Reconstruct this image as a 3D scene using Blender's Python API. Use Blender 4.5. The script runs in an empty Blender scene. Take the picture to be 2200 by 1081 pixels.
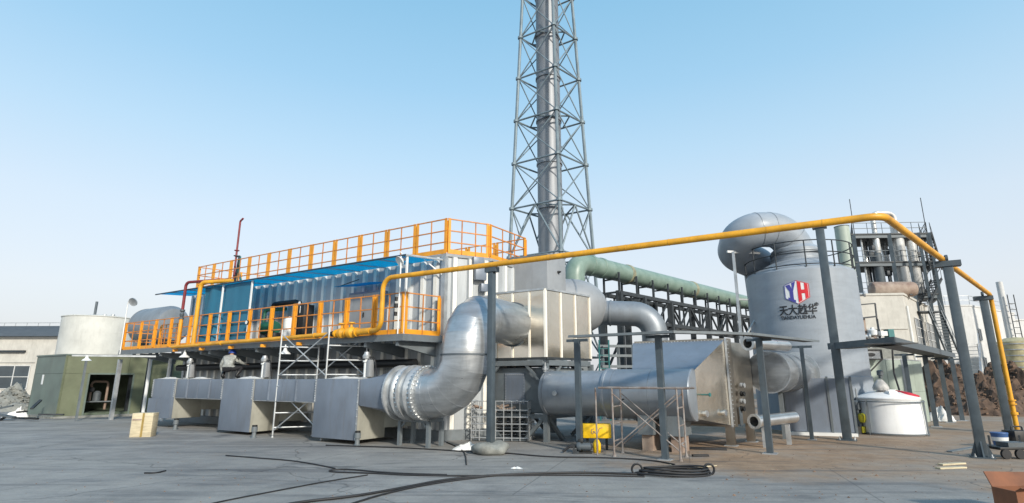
import bpy, bmesh, math, random
from mathutils import Vector, Matrix, Quaternion
random.seed(7)
R = math.radians
S = bpy.context.scene
COL = S.collection
# ---------------------------------------------------------------- camera, sky, sun
PITCH, FPX, CX, CY, EYE = R(13.15), 1177.0, 1100.0, 540.5, 1.8
cd = bpy.data.cameras.new('camera'); cam = bpy.data.objects.new('camera', cd); COL.objects.link(cam)
cam.location = (0, 0, EYE); cam.rotation_euler = (math.pi/2 + PITCH, 0, 0)
cd.sensor_width = 36; cd.lens = 36*FPX/2200; cd.clip_start = .1; cd.clip_end = 3000
S.camera = cam
EXPO = .85
SUN_EL, SUN_AZ = R(27), R(152)          # azimuth clockwise from the view direction (+Y)
wd = bpy.data.worlds.new('World'); S.world = wd; wd.use_nodes = True
nt = wd.node_tree; bg = nt.nodes['Background']
sky = nt.nodes.new('ShaderNodeTexSky'); sky.sky_type = 'NISHITA'; sky.sun_disc = False
sky.sun_elevation = SUN_EL; sky.sun_rotation = SUN_AZ; sky.altitude = 0
sky.air_density = 1.25; sky.dust_density = 3.2; sky.ozone_density = 2.2
# ground haze: the clear sky seen through pale air that thickens towards the horizon, the same all round
def lin(*c): return [((x/255+.055)/1.055)**2.4 for x in c]
wg = nt.nodes.new('ShaderNodeTexCoord'); wx = nt.nodes.new('ShaderNodeSeparateXYZ'); nt.links.new(wg.outputs['Generated'], wx.inputs[0])
hz0 = nt.nodes.new('ShaderNodeValToRGB'); HZ = [(0, lin(228, 229, 234)), (.136, lin(231, 236, 243)), (.26, lin(219, 234, 247)), (.379, lin(193, 226, 248)), (.489, lin(167, 214, 244)), (.613, lin(145, 202, 236)), (1, lin(98, 165, 220))]
while len(hz0.color_ramp.elements) < len(HZ): hz0.color_ramp.elements.new(.5)
for k_, (p_, c_) in enumerate(HZ): hz0.color_ramp.elements[k_].position = p_; hz0.color_ramp.elements[k_].color = (*c_, 1)
nt.links.new(wx.outputs['Z'], hz0.inputs[0])
hsc = nt.nodes.new('ShaderNodeVectorMath'); hsc.operation = 'SCALE'; hsc.inputs['Scale'].default_value = 1/(.15*2**EXPO); nt.links.new(hz0.outputs[0], hsc.inputs[0])
hmx = nt.nodes.new('ShaderNodeMix'); hmx.data_type = 'RGBA'; hmx.inputs[0].default_value = .85
nt.links.new(sky.outputs[0], hmx.inputs[6]); nt.links.new(hsc.outputs[0], hmx.inputs[7]); nt.links.new(hmx.outputs[2], bg.inputs['Color'])
bg.inputs['Strength'].default_value = .15
sd = bpy.data.lights.new('sun', 'SUN'); sun = bpy.data.objects.new('sun', sd); COL.objects.link(sun)
sd.energy = 2.3; sd.angle = R(4); sd.color = (1, .93, .82)
sun.rotation_euler = Vector((-math.sin(SUN_AZ)*math.cos(SUN_EL), -math.cos(SUN_AZ)*math.cos(SUN_EL), -math.sin(SUN_EL))).to_track_quat('-Z', 'Y').to_euler()
S.view_settings.view_transform = 'Standard'; S.view_settings.look = 'None'
S.view_settings.exposure = EXPO; S.view_settings.gamma = 1
# ---------------------------------------------------------------- places: a sight line met with a height, a distance or a wall
FW = Vector((0, math.cos(PITCH), math.sin(PITCH))); UP = Vector((0, -math.sin(PITCH), math.cos(PITCH))); EY = Vector((0, 0, EYE))
Z = Vector((0, 0, 1))
def ray(u, v): return Vector(((u-CX)/FPX, 0, 0)) - UP*((v-CY)/FPX) + FW
def G(u, v, z=0.0):
    d = ray(u, v); return EY + d*((z-EYE)/d.z)
def D(u, v, Y):
    d = ray(u, v); return EY + d*(Y/d.y)
def V(u, v, P, e):
    d = ray(u, v); n = Vector((e.y, -e.x, 0)); return EY + d*((Vector((P.x, P.y, 0))-EY).dot(n)/d.dot(n))
def up(p, z): return Vector((p.x, p.y, z))
E1 = Vector((-1911, 1209, 0)).normalized(); E2 = Vector((1200, 1209, 0)).normalized()
N1 = Vector((E1.y, -E1.x, 0))            # square to E1, away from the viewer
CN = G(945, 947)                          # foot of the long process building's near corner
def W(a, b, z): return up(CN + E1*a + E2*b, z)
# ---------------------------------------------------------------- materials
MT = {}
def mat(name, col, rough=.5, metal=0., var=.12, scale=3., bump=0., bscale=20., stretch=(1, 1, 1), col2=None, spec=.5, trans=0., grime=0.):
    m = bpy.data.materials.new(name); m.use_nodes = True; t = m.node_tree; b = t.nodes['Principled BSDF']
    L = t.links.new
    tc = t.nodes.new('ShaderNodeTexCoord'); mp = t.nodes.new('ShaderNodeMapping'); mp.inputs['Scale'].default_value = stretch
    L(tc.outputs['Object'], mp.inputs[0])
    n = t.nodes.new('ShaderNodeTexNoise'); n.inputs['Scale'].default_value = scale; n.inputs['Detail'].default_value = 6; n.inputs['Roughness'].default_value = .6
    L(mp.outputs[0], n.inputs['Vector'])
    r = t.nodes.new('ShaderNodeValToRGB'); r.color_ramp.elements[0].position = .3; r.color_ramp.elements[1].position = .7
    c2 = col2 or tuple(max(0, c*(1-var*1.6)) for c in col)
    r.color_ramp.elements[0].color = (*c2, 1); r.color_ramp.elements[1].color = (*[min(1, c*(1+var*.6)) for c in col], 1)
    L(n.outputs['Fac'], r.inputs[0]); src = r.outputs[0]
    if grime:
        g = t.nodes.new('ShaderNodeTexNoise'); g.inputs['Scale'].default_value = 1.7; g.inputs['Detail'].default_value = 10; g.inputs['Roughness'].default_value = .75
        mp2 = t.nodes.new('ShaderNodeMapping'); mp2.inputs['Scale'].default_value = (3, 3, .45); L(tc.outputs['Object'], mp2.inputs[0]); L(mp2.outputs[0], g.inputs['Vector'])
        gr = t.nodes.new('ShaderNodeValToRGB'); gr.color_ramp.elements[0].position = .5; gr.color_ramp.elements[1].position = .75
        gr.color_ramp.elements[1].color = (grime, grime, grime, 1); gr.color_ramp.elements[0].color = (0, 0, 0, 1); L(g.outputs['Fac'], gr.inputs[0])
        mx = t.nodes.new('ShaderNodeMix'); mx.data_type = 'RGBA'; L(gr.outputs[0], mx.inputs[0]); L(src, mx.inputs[6]); mx.inputs[7].default_value = (.12, .1, .08, 1); src = mx.outputs[2]
    L(src, b.inputs['Base Color'])
    rr = t.nodes.new('ShaderNodeMapRange'); rr.inputs['To Min'].default_value = max(.02, rough-.1); rr.inputs['To Max'].default_value = min(1, rough+.12); L(n.outputs['Fac'], rr.inputs[0]); L(rr.outputs[0], b.inputs['Roughness'])
    b.inputs['Metallic'].default_value = metal; b.inputs['Specular IOR Level'].default_value = spec
    if trans: b.inputs['Transmission Weight'].default_value = trans
    if bump:
        n2 = t.nodes.new('ShaderNodeTexNoise'); n2.inputs['Scale'].default_value = bscale; n2.inputs['Detail'].default_value = 4; L(mp.outputs[0], n2.inputs['Vector'])
        bp = t.nodes.new('ShaderNodeBump'); bp.inputs['Strength'].default_value = bump; bp.inputs['Distance'].default_value = .05; L(n2.outputs['Fac'], bp.inputs['Height']); L(bp.outputs[0], b.inputs['Normal'])
    MT[name] = m; return m
mat('clad', (.46, .48, .495), .30, .7, .16, 1.2, .10, 2.0, (1, 1, 6), grime=.25)          # aluminium pipe cladding
mat('greypipe', (.25, .275, .30), .45, .35, .12, 1.5, .04, 3, grime=.3)
mat('greypaint', (.175, .208, .258), .42, .1, .12, 1.5, .14, 1.3, (1, 1, .6), grime=.4)       # blue-grey duct paint
mat('greywall', (.29, .305, .32), .5, .1, .1, 1.2, grime=.25)
mat('greydark', (.10, .12, .135), .5, .2, .15, 2, grime=.3)
mat('steelpost', (.075, .098, .115), .45, .15, .2, 2.5, .03, 12, grime=.3)
mat('framegrey', (.16, .185, .20), .5, .1, .15, 2.5, grime=.35)
mat('darksteel', (.045, .052, .058), .55, .2, .3, 3)
mat('stainless', (.80, .72, .60), .2, .95, .07, .8, .28, 1.2, (1, 1, 1))
mat('stainwarm', (.50, .44, .36), .34, 1., .25, .9, .16, 1.4, (1, 1, 1))
mat('bright', (.78, .78, .77), .3, .9, .1, 2)
mat('galv', (.50, .52, .53), .45, .6, .2, 3)
mat('rustpole', (.30, .29, .28), .6, .3, .3, 5, col2=(.17, .11, .08))
mat('litbeige', (.34, .335, .285), .55, 0, .15, 1.6, .03, 4, grime=.3)  # beige for the duct sides, lightened: the light they catch is in the colour
mat('orange', (.80, .33, .02), .45, 0, .15, 2.5, grime=.25)
mat('orangebar', (.60, .22, .04), .5, 0, .2, 4, grime=.3)
mat('yellow', (.74, .36, .02), .45, 0, .2, 2.2, .03, 30, grime=.4)
mat('redpipe', (.22, .025, .03), .5, 0, .2, 3)
mat('cladwall', (.42, .445, .46), .45, .1, .12, 1.5, .03, 3, (1, 1, .25), grime=.3)
mat('rib', (.84, .81, .73), .45, .05, .08, 2, (0), grime=.25)  # cream; on the process building it paints the ribs' lit faces over grey sheet
mat('frp', (.20, .27, .23), .4, 0, .22, 1.6, .05, 5, (1, 1, 1), col2=(.14, .21, .17), grime=.15)
mat('frpband', (.30, .29, .19), .5, 0, .3, 3)
mat('hutgreen', (.13, .17, .145), .42, 0, .2, .9, .03, 3, grime=.25)
mat('hutgreen2', (.145, .165, .10), .42, 0, .2, .9, .03, 3, grime=.25)
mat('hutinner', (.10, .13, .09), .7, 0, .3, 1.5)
mat('tankwhite', (.58, .58, .54), .5, 0, .1, 1.3, grime=.2)
mat('tankgrey', (.29, .325, .365), .42, 0, .08, 1.2, .03, 2, (1, 1, 3), grime=.15)
mat('chim', (.245, .26, .28), .5, .3, .18, .8, .04, 3, (1, 1, .5), grime=.35)
mat('lattice', (.20, .255, .285), .5, .3, .2, 1.2, grime=.2)
mat('cream', (.53, .51, .46), .7, 0, .1, 1.2, grime=.3)
mat('plaster', (.60, .60, .59), .75, 0, .1, .8, grime=.3)
mat('roofdark', (.09, .095, .10), .7, 0, .25, 2)
mat('glass', (.05, .065, .075), .12, 0, .2, 1, spec=.8)
mat('black', (.012, .013, .014), .5, 0, .3, 4)
mat('rubber', (.018, .018, .02), .6, 0, .3, 6)
mat('white', (.74, .75, .74), .4, 0, .06, 2, grime=.12)
mat('poly', (.82, .83, .83), .38, 0, .05, 2, grime=.15)
mat('sheetwhite', (.72, .72, .70), .6, 0, .12, 4, .4, 6)
mat('red', (.55, .03, .06), .45)
mat('logored', (.60, .02, .03), .5, 0, .03)
mat('logoblue', (.06, .06, .30), .5, 0, .03)
mat('ink', (.015, .016, .02), .5, 0, .05)
mat('wood', (.58, .50, .34), .65, 0, .2, 2.5, .05, 20, (1, 1, 6))
mat('tape', (.32, .22, .06), .4)
mat('card', (.22, .085, .04), .75, 0, .25, 3, .05, 10)
mat('sign', (.85, .52, .01), .4, 0, .08, 3)
mat('skin', (.45, .27, .19), .6)
mat('jacket', (.34, .35, .33), .85, 0, .3, 9, .3, 18)
mat('trousers', (.012, .012, .015), .85, 0, .3, 9)
mat('capblue', (.03, .08, .42), .5)
mat('concrete', (.24, .245, .225), .85, 0, .25, 4, .3, 12)
mat('rubble', (.125, .08, .055), .95, 0, .4, 2.2, .5, 6)
mat('rubble2', (.21, .135, .09), .95, 0, .4, 2.2, .5, 6)
mat('palegreen', (.36, .42, .36), .5, 0, .1, 1.2, grime=.25)
mat('rusttank', (.33, .27, .22), .7, 0, .35, 1.2, col2=(.19, .12, .09))
mat('satin', (.30, .335, .375), .36, .4, .1, 1.3, .03, 2, grime=.25)
mat('yellowtank', (.50, .44, .26), .6, 0, .25, 1.5, grime=.4)
mat('teal', (.03, .16, .16), .5)
mat('greenmach', (.02, .12, .08), .5, 0, .3, 3)
mat('bluebucket', (.05, .12, .30), .5)
mat('yellowmach', (.55, .50, .03), .5, 0, .2, 4)
mat('bag', (.6, .59, .57), .5, 0, .25, 5, .4, 9, trans=.2)
def blue_sheet():
    m = bpy.data.materials.new('blue_sheet'); m.use_nodes = True; t = m.node_tree; b = t.nodes['Principled BSDF']
    n = t.nodes.new('ShaderNodeTexNoise'); n.inputs['Scale'].default_value = 1.4; n.inputs['Detail'].default_value = 5
    tc = t.nodes.new('ShaderNodeTexCoord'); t.links.new(tc.outputs['Object'], n.inputs['Vector'])
    r = t.nodes.new('ShaderNodeValToRGB'); r.color_ramp.elements[0].color = (.02, .19, .28, 1); r.color_ramp.elements[1].color = (.04, .29, .39, 1)
    t.links.new(n.outputs['Fac'], r.inputs[0]); t.links.new(r.outputs[0], b.inputs['Base Color']); b.inputs['Roughness'].default_value = .35
    tr = t.nodes.new('ShaderNodeBsdfTranslucent'); tr.inputs['Color'].default_value = (.04, .6, .85, 1)
    gl = t.nodes.new('ShaderNodeBsdfTransparent'); gl.inputs['Color'].default_value = (.10, .62, .88, 1)
    m1 = t.nodes.new('ShaderNodeMixShader'); m1.inputs[0].default_value = .65; m2 = t.nodes.new('ShaderNodeMixShader'); m2.inputs[0].default_value = .42
    out = t.nodes['Material Output']
    t.links.new(b.outputs[0], m1.inputs[1]); t.links.new(tr.outputs[0], m1.inputs[2]); t.links.new(m1.outputs[0], m2.inputs[1]); t.links.new(gl.outputs[0], m2.inputs[2]); t.links.new(m2.outputs[0], out.inputs[0])
    MT['bluesheet'] = m
blue_sheet()
mat('bluepanel', (.03, .15, .235), .5, 0, .2, 1.2, .1, 2, (1, 1, .4), col2=(.018, .105, .18), spec=.25)
mat('vessel', (.66, .66, .64), .28, .35, .12, 1.5, grime=.3)
def ground_mat():
    m = bpy.data.materials.new('ground_concrete'); m.use_nodes = True; t = m.node_tree; b = t.nodes['Principled BSDF']; L = t.links.new
    ge = t.nodes.new('ShaderNodeNewGeometry')
    def noise(sc, det, rough=.6, st=(1, 1, 1)):
        mp = t.nodes.new('ShaderNodeMapping'); mp.inputs['Scale'].default_value = st; L(ge.outputs['Position'], mp.inputs[0])
        n = t.nodes.new('ShaderNodeTexNoise'); n.inputs['Scale'].default_value = sc; n.inputs['Detail'].default_value = det; n.inputs['Roughness'].default_value = rough; L(mp.outputs[0], n.inputs['Vector']); return n.outputs['Fac']
    def ramp(src, stops):
        r = t.nodes.new('ShaderNodeValToRGB'); e = r.color_ramp.elements
        while len(e) < len(stops): e.new(.5)
        for k, (p, c) in enumerate(stops): e[k].position = p; e[k].color = (*c, 1)
        L(src, r.inputs[0]); return r.outputs[0]
    def mix(f, a, c, mode='MIX'):
        x = t.nodes.new('ShaderNodeMix'); x.data_type = 'RGBA'; x.blend_type = mode
        if isinstance(f, float): x.inputs[0].default_value = f
        else: L(f, x.inputs[0])
        for i, s in ((6, a), (7, c)):
            if isinstance(s, tuple): x.inputs[i].default_value = (*s, 1)
            else: L(s, x.inputs[i])
        return x.outputs[2]
    base = ramp(noise(.9, 12, .7), [(.28, (.185, .18, .172)), (.5, (.315, .305, .288)), (.72, (.45, .43, .395))])
    base = mix(ramp(noise(.22, 6, .6), [(.35, (0, 0, 0)), (.65, (.55, .55, .55))]), base, (.17, .16, .15))
    # dark tyre and water streaks drawn out across the slab
    base = mix(ramp(noise(1.6, 10, .75, (.25, 1.6, 1)), [(.5, (0, 0, 0)), (.68, (.75, .75, .75))]), base, (.075, .08, .09))
    # dirt and sand: grows towards the right and behind
    sx = t.nodes.new('ShaderNodeSeparateXYZ'); L(ge.outputs['Position'], sx.inputs[0])
    ma = t.nodes.new('ShaderNodeMath'); ma.operation = 'MULTIPLY_ADD'; L(sx.outputs['X'], ma.inputs[0]); ma.inputs[1].default_value = .085; ma.inputs[2].default_value = -.27
    mb = t.nodes.new('ShaderNodeMath'); mb.operation = 'MULTIPLY_ADD'; L(sx.outputs['Y'], mb.inputs[0]); mb.inputs[1].default_value = -.012; L(ma.outputs[0], mb.inputs[2])
    mc = t.nodes.new('ShaderNodeMath'); mc.operation = 'ADD'; L(noise(.35, 8, .65), mc.inputs[0])
    yr = t.nodes.new('ShaderNodeMapRange'); yr.inputs['From Min'].default_value = 8; yr.inputs['From Max'].default_value = 12.5; yr.inputs['To Min'].default_value = -.55; yr.inputs['To Max'].default_value = .12; L(sx.outputs['Y'], yr.inputs[0])
    md = t.nodes.new('ShaderNodeMath'); md.operation = 'ADD'; L(mb.outputs[0], md.inputs[0]); L(yr.outputs[0], md.inputs[1]); L(md.outputs[0], mc.inputs[1])
    dirt = ramp(noise(2.2, 12, .75), [(.3, (.20, .125, .07)), (.7, (.44, .30, .19))])
    base = mix(ramp(mc.outputs[0], [(.34, (0, 0, 0)), (.58, (.92, .92, .92))]), base, dirt)
    base = mix(ramp(noise(.6, 10, .8), [(.56, (0, 0, 0)), (.66, (.35, .35, .35))]), base, (.27, .22, .17))
    base = mix(ramp(noise(.16, 9, .7, (1, 1.8, 1)), [(.48, (0, 0, 0)), (.6, (.5, .5, .5))]), base, (.33, .315, .285))
    # tyre tracks
    base = mix(ramp(noise(.55, 7, .7, (.12, 2.4, 1)), [(.56, (0, 0, 0)), (.63, (.45, .45, .45))]), base, (.07, .07, .075))
    # slab joints
    jm = t.nodes.new('ShaderNodeMapping'); jm.inputs['Rotation'].default_value = (0, 0, R(17)); L(ge.outputs['Position'], jm.inputs[0])
    bk_ = t.nodes.new('ShaderNodeTexBrick'); bk_.offset = .5; bk_.inputs['Scale'].default_value = 1; bk_.inputs['Brick Width'].default_value = 5.5; bk_.inputs['Row Height'].default_value = 4.5; bk_.inputs['Mortar Size'].default_value = .018; bk_.inputs['Mortar Smooth'].default_value = .3
    L(jm.outputs[0], bk_.inputs['Vector'])
    base = mix(ramp(bk_.outputs['Fac'], [(0, (0, 0, 0)), (1, (.42, .42, .42))]), base, (.06, .06, .06))
    # oil stains
    base = mix(ramp(noise(.45, 3, .5), [(.66, (0, 0, 0)), (.74, (.7, .7, .7))]), base, (.05, .05, .055))
    # joints and cracks
    vo = t.nodes.new('ShaderNodeTexVoronoi'); vo.feature = 'DISTANCE_TO_EDGE'; vo.inputs['Scale'].default_value = .12
    wm = t.nodes.new('ShaderNodeVectorMath'); wm.operation = 'MULTIPLY_ADD'
    nn = t.nodes.new('ShaderNodeTexNoise'); nn.inputs['Scale'].default_value = .8; nn.inputs['Detail'].default_value = 8; L(ge.outputs['Position'], nn.inputs['Vector'])
    L(nn.outputs['Color'], wm.inputs[0]); wm.inputs[1].default_value = (1.5, 1.5, 0); L(ge.outputs['Position'], wm.inputs[2]); L(wm.outputs[0], vo.inputs['Vector'])
    base = mix(ramp(vo.outputs['Distance'], [(0, (.6, .6, .6)), (.0035, (0, 0, 0))]), base, (.05, .05, .05))
    # grit
    base = mix(.55, base, ramp(noise(22, 6, .8), [(.35, (.62, .62, .62)), (.65, (1.0, 1.0, 1.0))]), 'MULTIPLY')
    base = mix(ramp(noise(9, 8, .85), [(.62, (0, 0, 0)), (.7, (.5, .5, .5))]), base, (.05, .048, .045))
    L(base, b.inputs['Base Color'])
    rr = t.nodes.new('ShaderNodeMapRange'); rr.inputs['To Min'].default_value = .5; rr.inputs['To Max'].default_value = .95; L(noise(.5, 8), rr.inputs[0]); L(rr.outputs[0], b.inputs['Roughness'])
    bp = t.nodes.new('ShaderNodeBump'); bp.inputs['Strength'].default_value = .35; bp.inputs['Distance'].default_value = .03; L(noise(6, 10, .75), bp.inputs['Height']); L(bp.outputs[0], b.inputs['Normal'])
    MT['ground'] = m
ground_mat()
# ---------------------------------------------------------------- mesh helpers
class MB:
    def __init__(s): s.v = []; s.f = []
    def add(s, vs, fs):
        o = len(s.v); s.v += [Vector(x) for x in vs]; s.f += [tuple(i+o for i in q) for q in fs]; return s
    def hexa(s, p):   # 8 corners: bottom 4 (ring), top 4
        return s.add(p, [(3, 2, 1, 0), (4, 5, 6, 7), (0, 1, 5, 4), (1, 2, 6, 5), (2, 3, 7, 6), (3, 0, 4, 7)])
    def para(s, o, a, b, c):   # parallelepiped from a corner and three edges
        o = Vector(o); return s.hexa([o, o+a, o+a+b, o+b, o+c, o+a+c, o+a+b+c, o+b+c])
    def bar(s, p, q, w, h=None, upv=Z):
        p, q = Vector(p), Vector(q); h = w if h is None else h; d = (q-p).normalized()
        x = d.cross(upv)
        if x.length < 1e-3: x = d.cross(Vector((E1.x, E1.y, 0)))
        x.normalize(); y = x.cross(d).normalized(); x *= w/2; y *= h/2
        return s.hexa([p-x-y, p+x-y, p+x+y, p-x+y, q-x-y, q+x-y, q+x+y, q-x+y])
    def box(s, c, sx, sy, sz, ax=None):   # c: centre of the base, ax: horizontal direction of sx
        ax = (ax or Vector((1, 0, 0))).normalized(); ay = Vector((-ax.y, ax.x, 0)); c = Vector(c)
        return s.para(c-ax*sx/2-ay*sy/2, ax*sx, ay*sy, Z*sz)
    def prism(s, pts, z0, z1):
        n = len(pts); a = [up(Vector(p), z0) for p in pts]; b = [up(Vector(p), z1) for p in pts]
        return s.add(a+b, [tuple(range(n-1, -1, -1)), tuple(range(n, 2*n))]+[(i, (i+1) % n, n+(i+1) % n, n+i) for i in range(n)])
    def plate(s, pts, t):   # flat polygon with thickness along its normal
        pts = [Vector(p) for p in pts]; n = (pts[1]-pts[0]).cross(pts[2]-pts[0]).normalized()*t; k = len(pts)
        return s.add(pts+[p-n for p in pts], [tuple(range(k)), tuple(range(2*k-1, k-1, -1))]+[(i, k+i, k+(i+1) % k, (i+1) % k) for i in range(k)])
    def tube(s, path, r, n=12, cap=True, rs=None, inner=None):
        path = [Vector(p) for p in path]; m = len(path); tg = []
        for i in range(m):
            a = path[max(0, i-1)]; b = path[min(m-1, i+1)]; tg.append((b-a).normalized())
        x = tg[0].cross(Z)
        if x.length < 1e-3: x = tg[0].cross(Vector((1, 0, 0)))
        x.normalize(); vs = []
        for i in range(m):
            if i: x = (tg[i-1].rotation_difference(tg[i]) @ x); x = (x-tg[i]*x.dot(tg[i])).normalized()
            y = tg[i].cross(x); ri = rs[i] if rs else r
            for k in range(n):
                an = 2*math.pi*k/n; vs.append(path[i]+x*math.cos(an)*ri+y*math.sin(an)*ri)
        fs = [(i*n+k, i*n+(k+1) % n, (i+1)*n+(k+1) % n, (i+1)*n+k) for i in range(m-1) for k in range(n)]
        if cap: fs += [tuple(range(n-1, -1, -1)), tuple((m-1)*n+k for k in range(n))]
        return s.add(vs, fs)
    def lathe(s, o, ax, prof, n=32):   # prof: (distance along ax, radius)
        o, ax = Vector(o), Vector(ax).normalized(); x = ax.cross(Z)
        if x.length < 1e-3: x = Vector((1, 0, 0))
        x.normalize(); y = ax.cross(x); vs = []; m = len(prof)
        for t, r in prof:
            for k in range(n):
                an = 2*math.pi*k/n; vs.append(o+ax*t+(x*math.cos(an)+y*math.sin(an))*r)
        fs = [(i*n+k, i*n+(k+1) % n, (i+1)*n+(k+1) % n, (i+1)*n+k) for i in range(m-1) for k in range(n)]
        if prof[0][1] > 1e-4: fs.append(tuple(range(n-1, -1, -1)))
        if prof[-1][1] > 1e-4: fs.append(tuple((m-1)*n+k for k in range(n)))
        return s.add(vs, fs)
    def pipe(s, a, b, r, n=12): return s.tube([a, b], r, n)
    def hollow(s, o, ax, L_, r, t, n=32):
        o, ax = Vector(o), Vector(ax).normalized(); x = ax.cross(Z)
        if x.length < 1e-3: x = Vector((1, 0, 0))
        x.normalize(); y = ax.cross(x); vs = []
        pr = [(0, r), (L_, r), (L_, r-t), (0, r-t)]
        for q, rr in pr:
            for k in range(n):
                an = 2*math.pi*k/n; vs.append(o+ax*q+(x*math.cos(an)+y*math.sin(an))*rr)
        return s.add(vs, [(i*n+k, i*n+(k+1) % n, ((i+1) % 4)*n+(k+1) % n, ((i+1) % 4)*n+k) for i in range(4) for k in range(n)])
    def build(s, name, m, parent=None, loc=None, ang=35, bevel=0.):
        base = Vector(loc) if loc is not None else (parent['_b'] if False else BASE.get(parent.name) if parent else Vector((0, 0, 0)))
        me = bpy.data.meshes.new(name); me.from_pydata([x-base for x in s.v], [], s.f); me.validate()
        bm = bmesh.new(); bm.from_mesh(me); bmesh.ops.recalc_face_normals(bm, faces=bm.faces)
        if bevel: bmesh.ops.bevel(bm, geom=[e for e in bm.edges if len(e.link_faces) == 2 and e.calc_face_angle(0) > .5], offset=bevel, segments=2, affect='EDGES', profile=.5)
        bm.to_mesh(me); bm.free()
        me.materials.append(MT[m]); me.shade_smooth(); me.set_sharp_from_angle(angle=R(ang))
        o = bpy.data.objects.new(name, me); COL.objects.link(o)
        if parent: o.parent = parent; BASE[o.name] = base
        else: o.location = base; BASE[o.name] = base
        return o
BASE = {}
def tag(o, label, cat, group=None):
    o['label'] = label; o['category'] = cat
    if group: o['group'] = group
    return o
def T(name, label, cat, loc, group=None):
    o = bpy.data.objects.new(name, None); COL.objects.link(o); o.location = loc; o.empty_display_size = .2; BASE[o.name] = Vector(loc)
    return tag(o, label, cat, group)
def struct(o, kind='structure'): o['kind'] = kind; return o
def fillet(pts, rad, n=8):
    pts = [Vector(p) for p in pts]; out = [pts[0]]
    for i in range(1, len(pts)-1):
        a, b, c = pts[i-1], pts[i], pts[i+1]; d1 = (a-b).normalized(); d2 = (c-b).normalized()
        r = rad[i-1] if isinstance(rad, (list, tuple)) else rad
        ang = d1.angle(d2); t = min(r/math.tan(ang/2), .49*(a-b).length if i > 1 else .98*(a-b).length, .49*(c-b).length if i < len(pts)-2 else .98*(c-b).length); r = t*math.tan(ang/2)
        bis = (d1+d2).normalized(); cen = b+bis*(r/math.sin(ang/2)); s, e = b+d1*t-cen, b+d2*t-cen
        q = s.rotation_difference(e); ax, an = q.to_axis_angle()
        for k in range(n+1): out.append(cen+Quaternion(ax, an*k/n) @ s)
    out.append(pts[-1]); return out
def P1(name, m, parent, fn, *a, **k):   # one part in one call
    b = MB(); fn(b, *a); return b.build(name, m, parent, **k)
def bar(name, m, parent, p, q, w, h=None, **k): return MB().bar(p, q, w, h).build(name, m, parent, **k)
def rod(name, m, parent, p, q, r, n=8): return MB().tube([p, q], r, n).build(name, m, parent)
# ================================================================ ground
gm = MB(); gm.add([(-600, -60, 0), (600, -60, 0), (600, 900, 0), (-600, 900, 0)], [(0, 1, 2, 3)])
struct(gm.build('ground', 'ground'))
# ================================================================ long process building
ZR = 5.70
def corr(P, e, L, z0, z1, nout, per=.55, dep=.07, rib=.13):
    """trapezoid sheet as one mesh; returns positions of its proud ribs"""
    m = MB(); prof = []; ribs = []; t = .22
    prof.append((0, 0))
    while t < L-.15:
        prof += [(t, 0), (t+.05, dep), (t+.05+rib, dep), (t+.1+rib, 0)]; ribs.append(t+.05); t += per
    prof.append((L, 0)); n = len(prof)
    a = [up(P+e*x+nout*y, z0) for x, y in prof]; b = [up(p, z1) for p in a]
    m.add(a+b, [(i, i+1, n+i+1, n+i) for i in range(n-1)]); return m, ribs
bd = T('process_building', 'long silver corrugated process building with orange roof railing and blue awning', 'building', CN)
R0, R1_, R2 = G(962, 470, 6.97), G(1052, 483, 6.97), G(1130, 513, 6.97)
c0, c1, c2 = up(CN, 0), up(R1_, 0), up(R2, 0); SD = (c1-c0).normalized(); SD2 = (c2-c1).normalized()
LB = 15.0
def outn(e): return Vector((-e.y, e.x, 0)) if Vector((-e.y, e.x, 0)).dot(up(CN, 0)) < 0 else Vector((e.y, -e.x, 0))
for (P, e, L) in ((c0, E1, LB), (c0, SD, (c1-c0).length), (c1, SD2, (c2-c1).length)):
    no = outn(e) if e is not SD2 else Vector((SD2.y, -SD2.x, 0))
    m, ribs = corr(P, e, L, .3, ZR, no); m.build('wall', 'cladwall', bd, ang=20)
    for t in ribs:
        MB().para(up(P+e*t+no*.071, .32), e*.13, no*.012, Z*(ZR-.36)).build('rib', 'rib', bd)  # cream strip over the sheet's own grey: the rib's lit face painted on
    MB().para(up(P+no*.02, 0), e*L, no*.08, Z*.3).build('base_beam', 'framegrey', bd)
bk = [c0, c1, c2, c2+E1*LB, c0+E1*LB]
MB().prism([p+(p-(c0+c2+E1*LB)/2).normalized()*.06 for p in bk], ZR, ZR+.09).build('roof', 'greywall', bd)
MB().prism([c2, c2+E1*LB, c2+E1*LB+N1*.05, c2+N1*.05], .0, ZR).build('wall', 'cladwall', bd)
MB().prism([c0+E1*LB, c2+E1*LB, c2+E1*(LB+.05), c0+E1*(LB+.05)], .0, ZR).build('wall', 'cladwall', bd)
for p in (c0, c1, c0+E1*LB): MB().box(p, .16, .16, ZR, E1).build('corner_post', 'galv', bd)
# boxes fixed on the short wall
for (u0, u1, v0, v1) in ((1012, 1034, 556, 572), (1016, 1040, 576, 603), (1028, 1042, 612, 628)):
    a, b = V(u0, v1, c0-N1*.05, SD), V(u1, v0, c0-N1*.05, SD); no = outn(SD)
    MB().para(up(a, a.z)+no*.02, up(b-a, 0), no*.22, Z*(b.z-a.z)).build('junction_box', 'greypaint', bd, bevel=.015)
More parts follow.
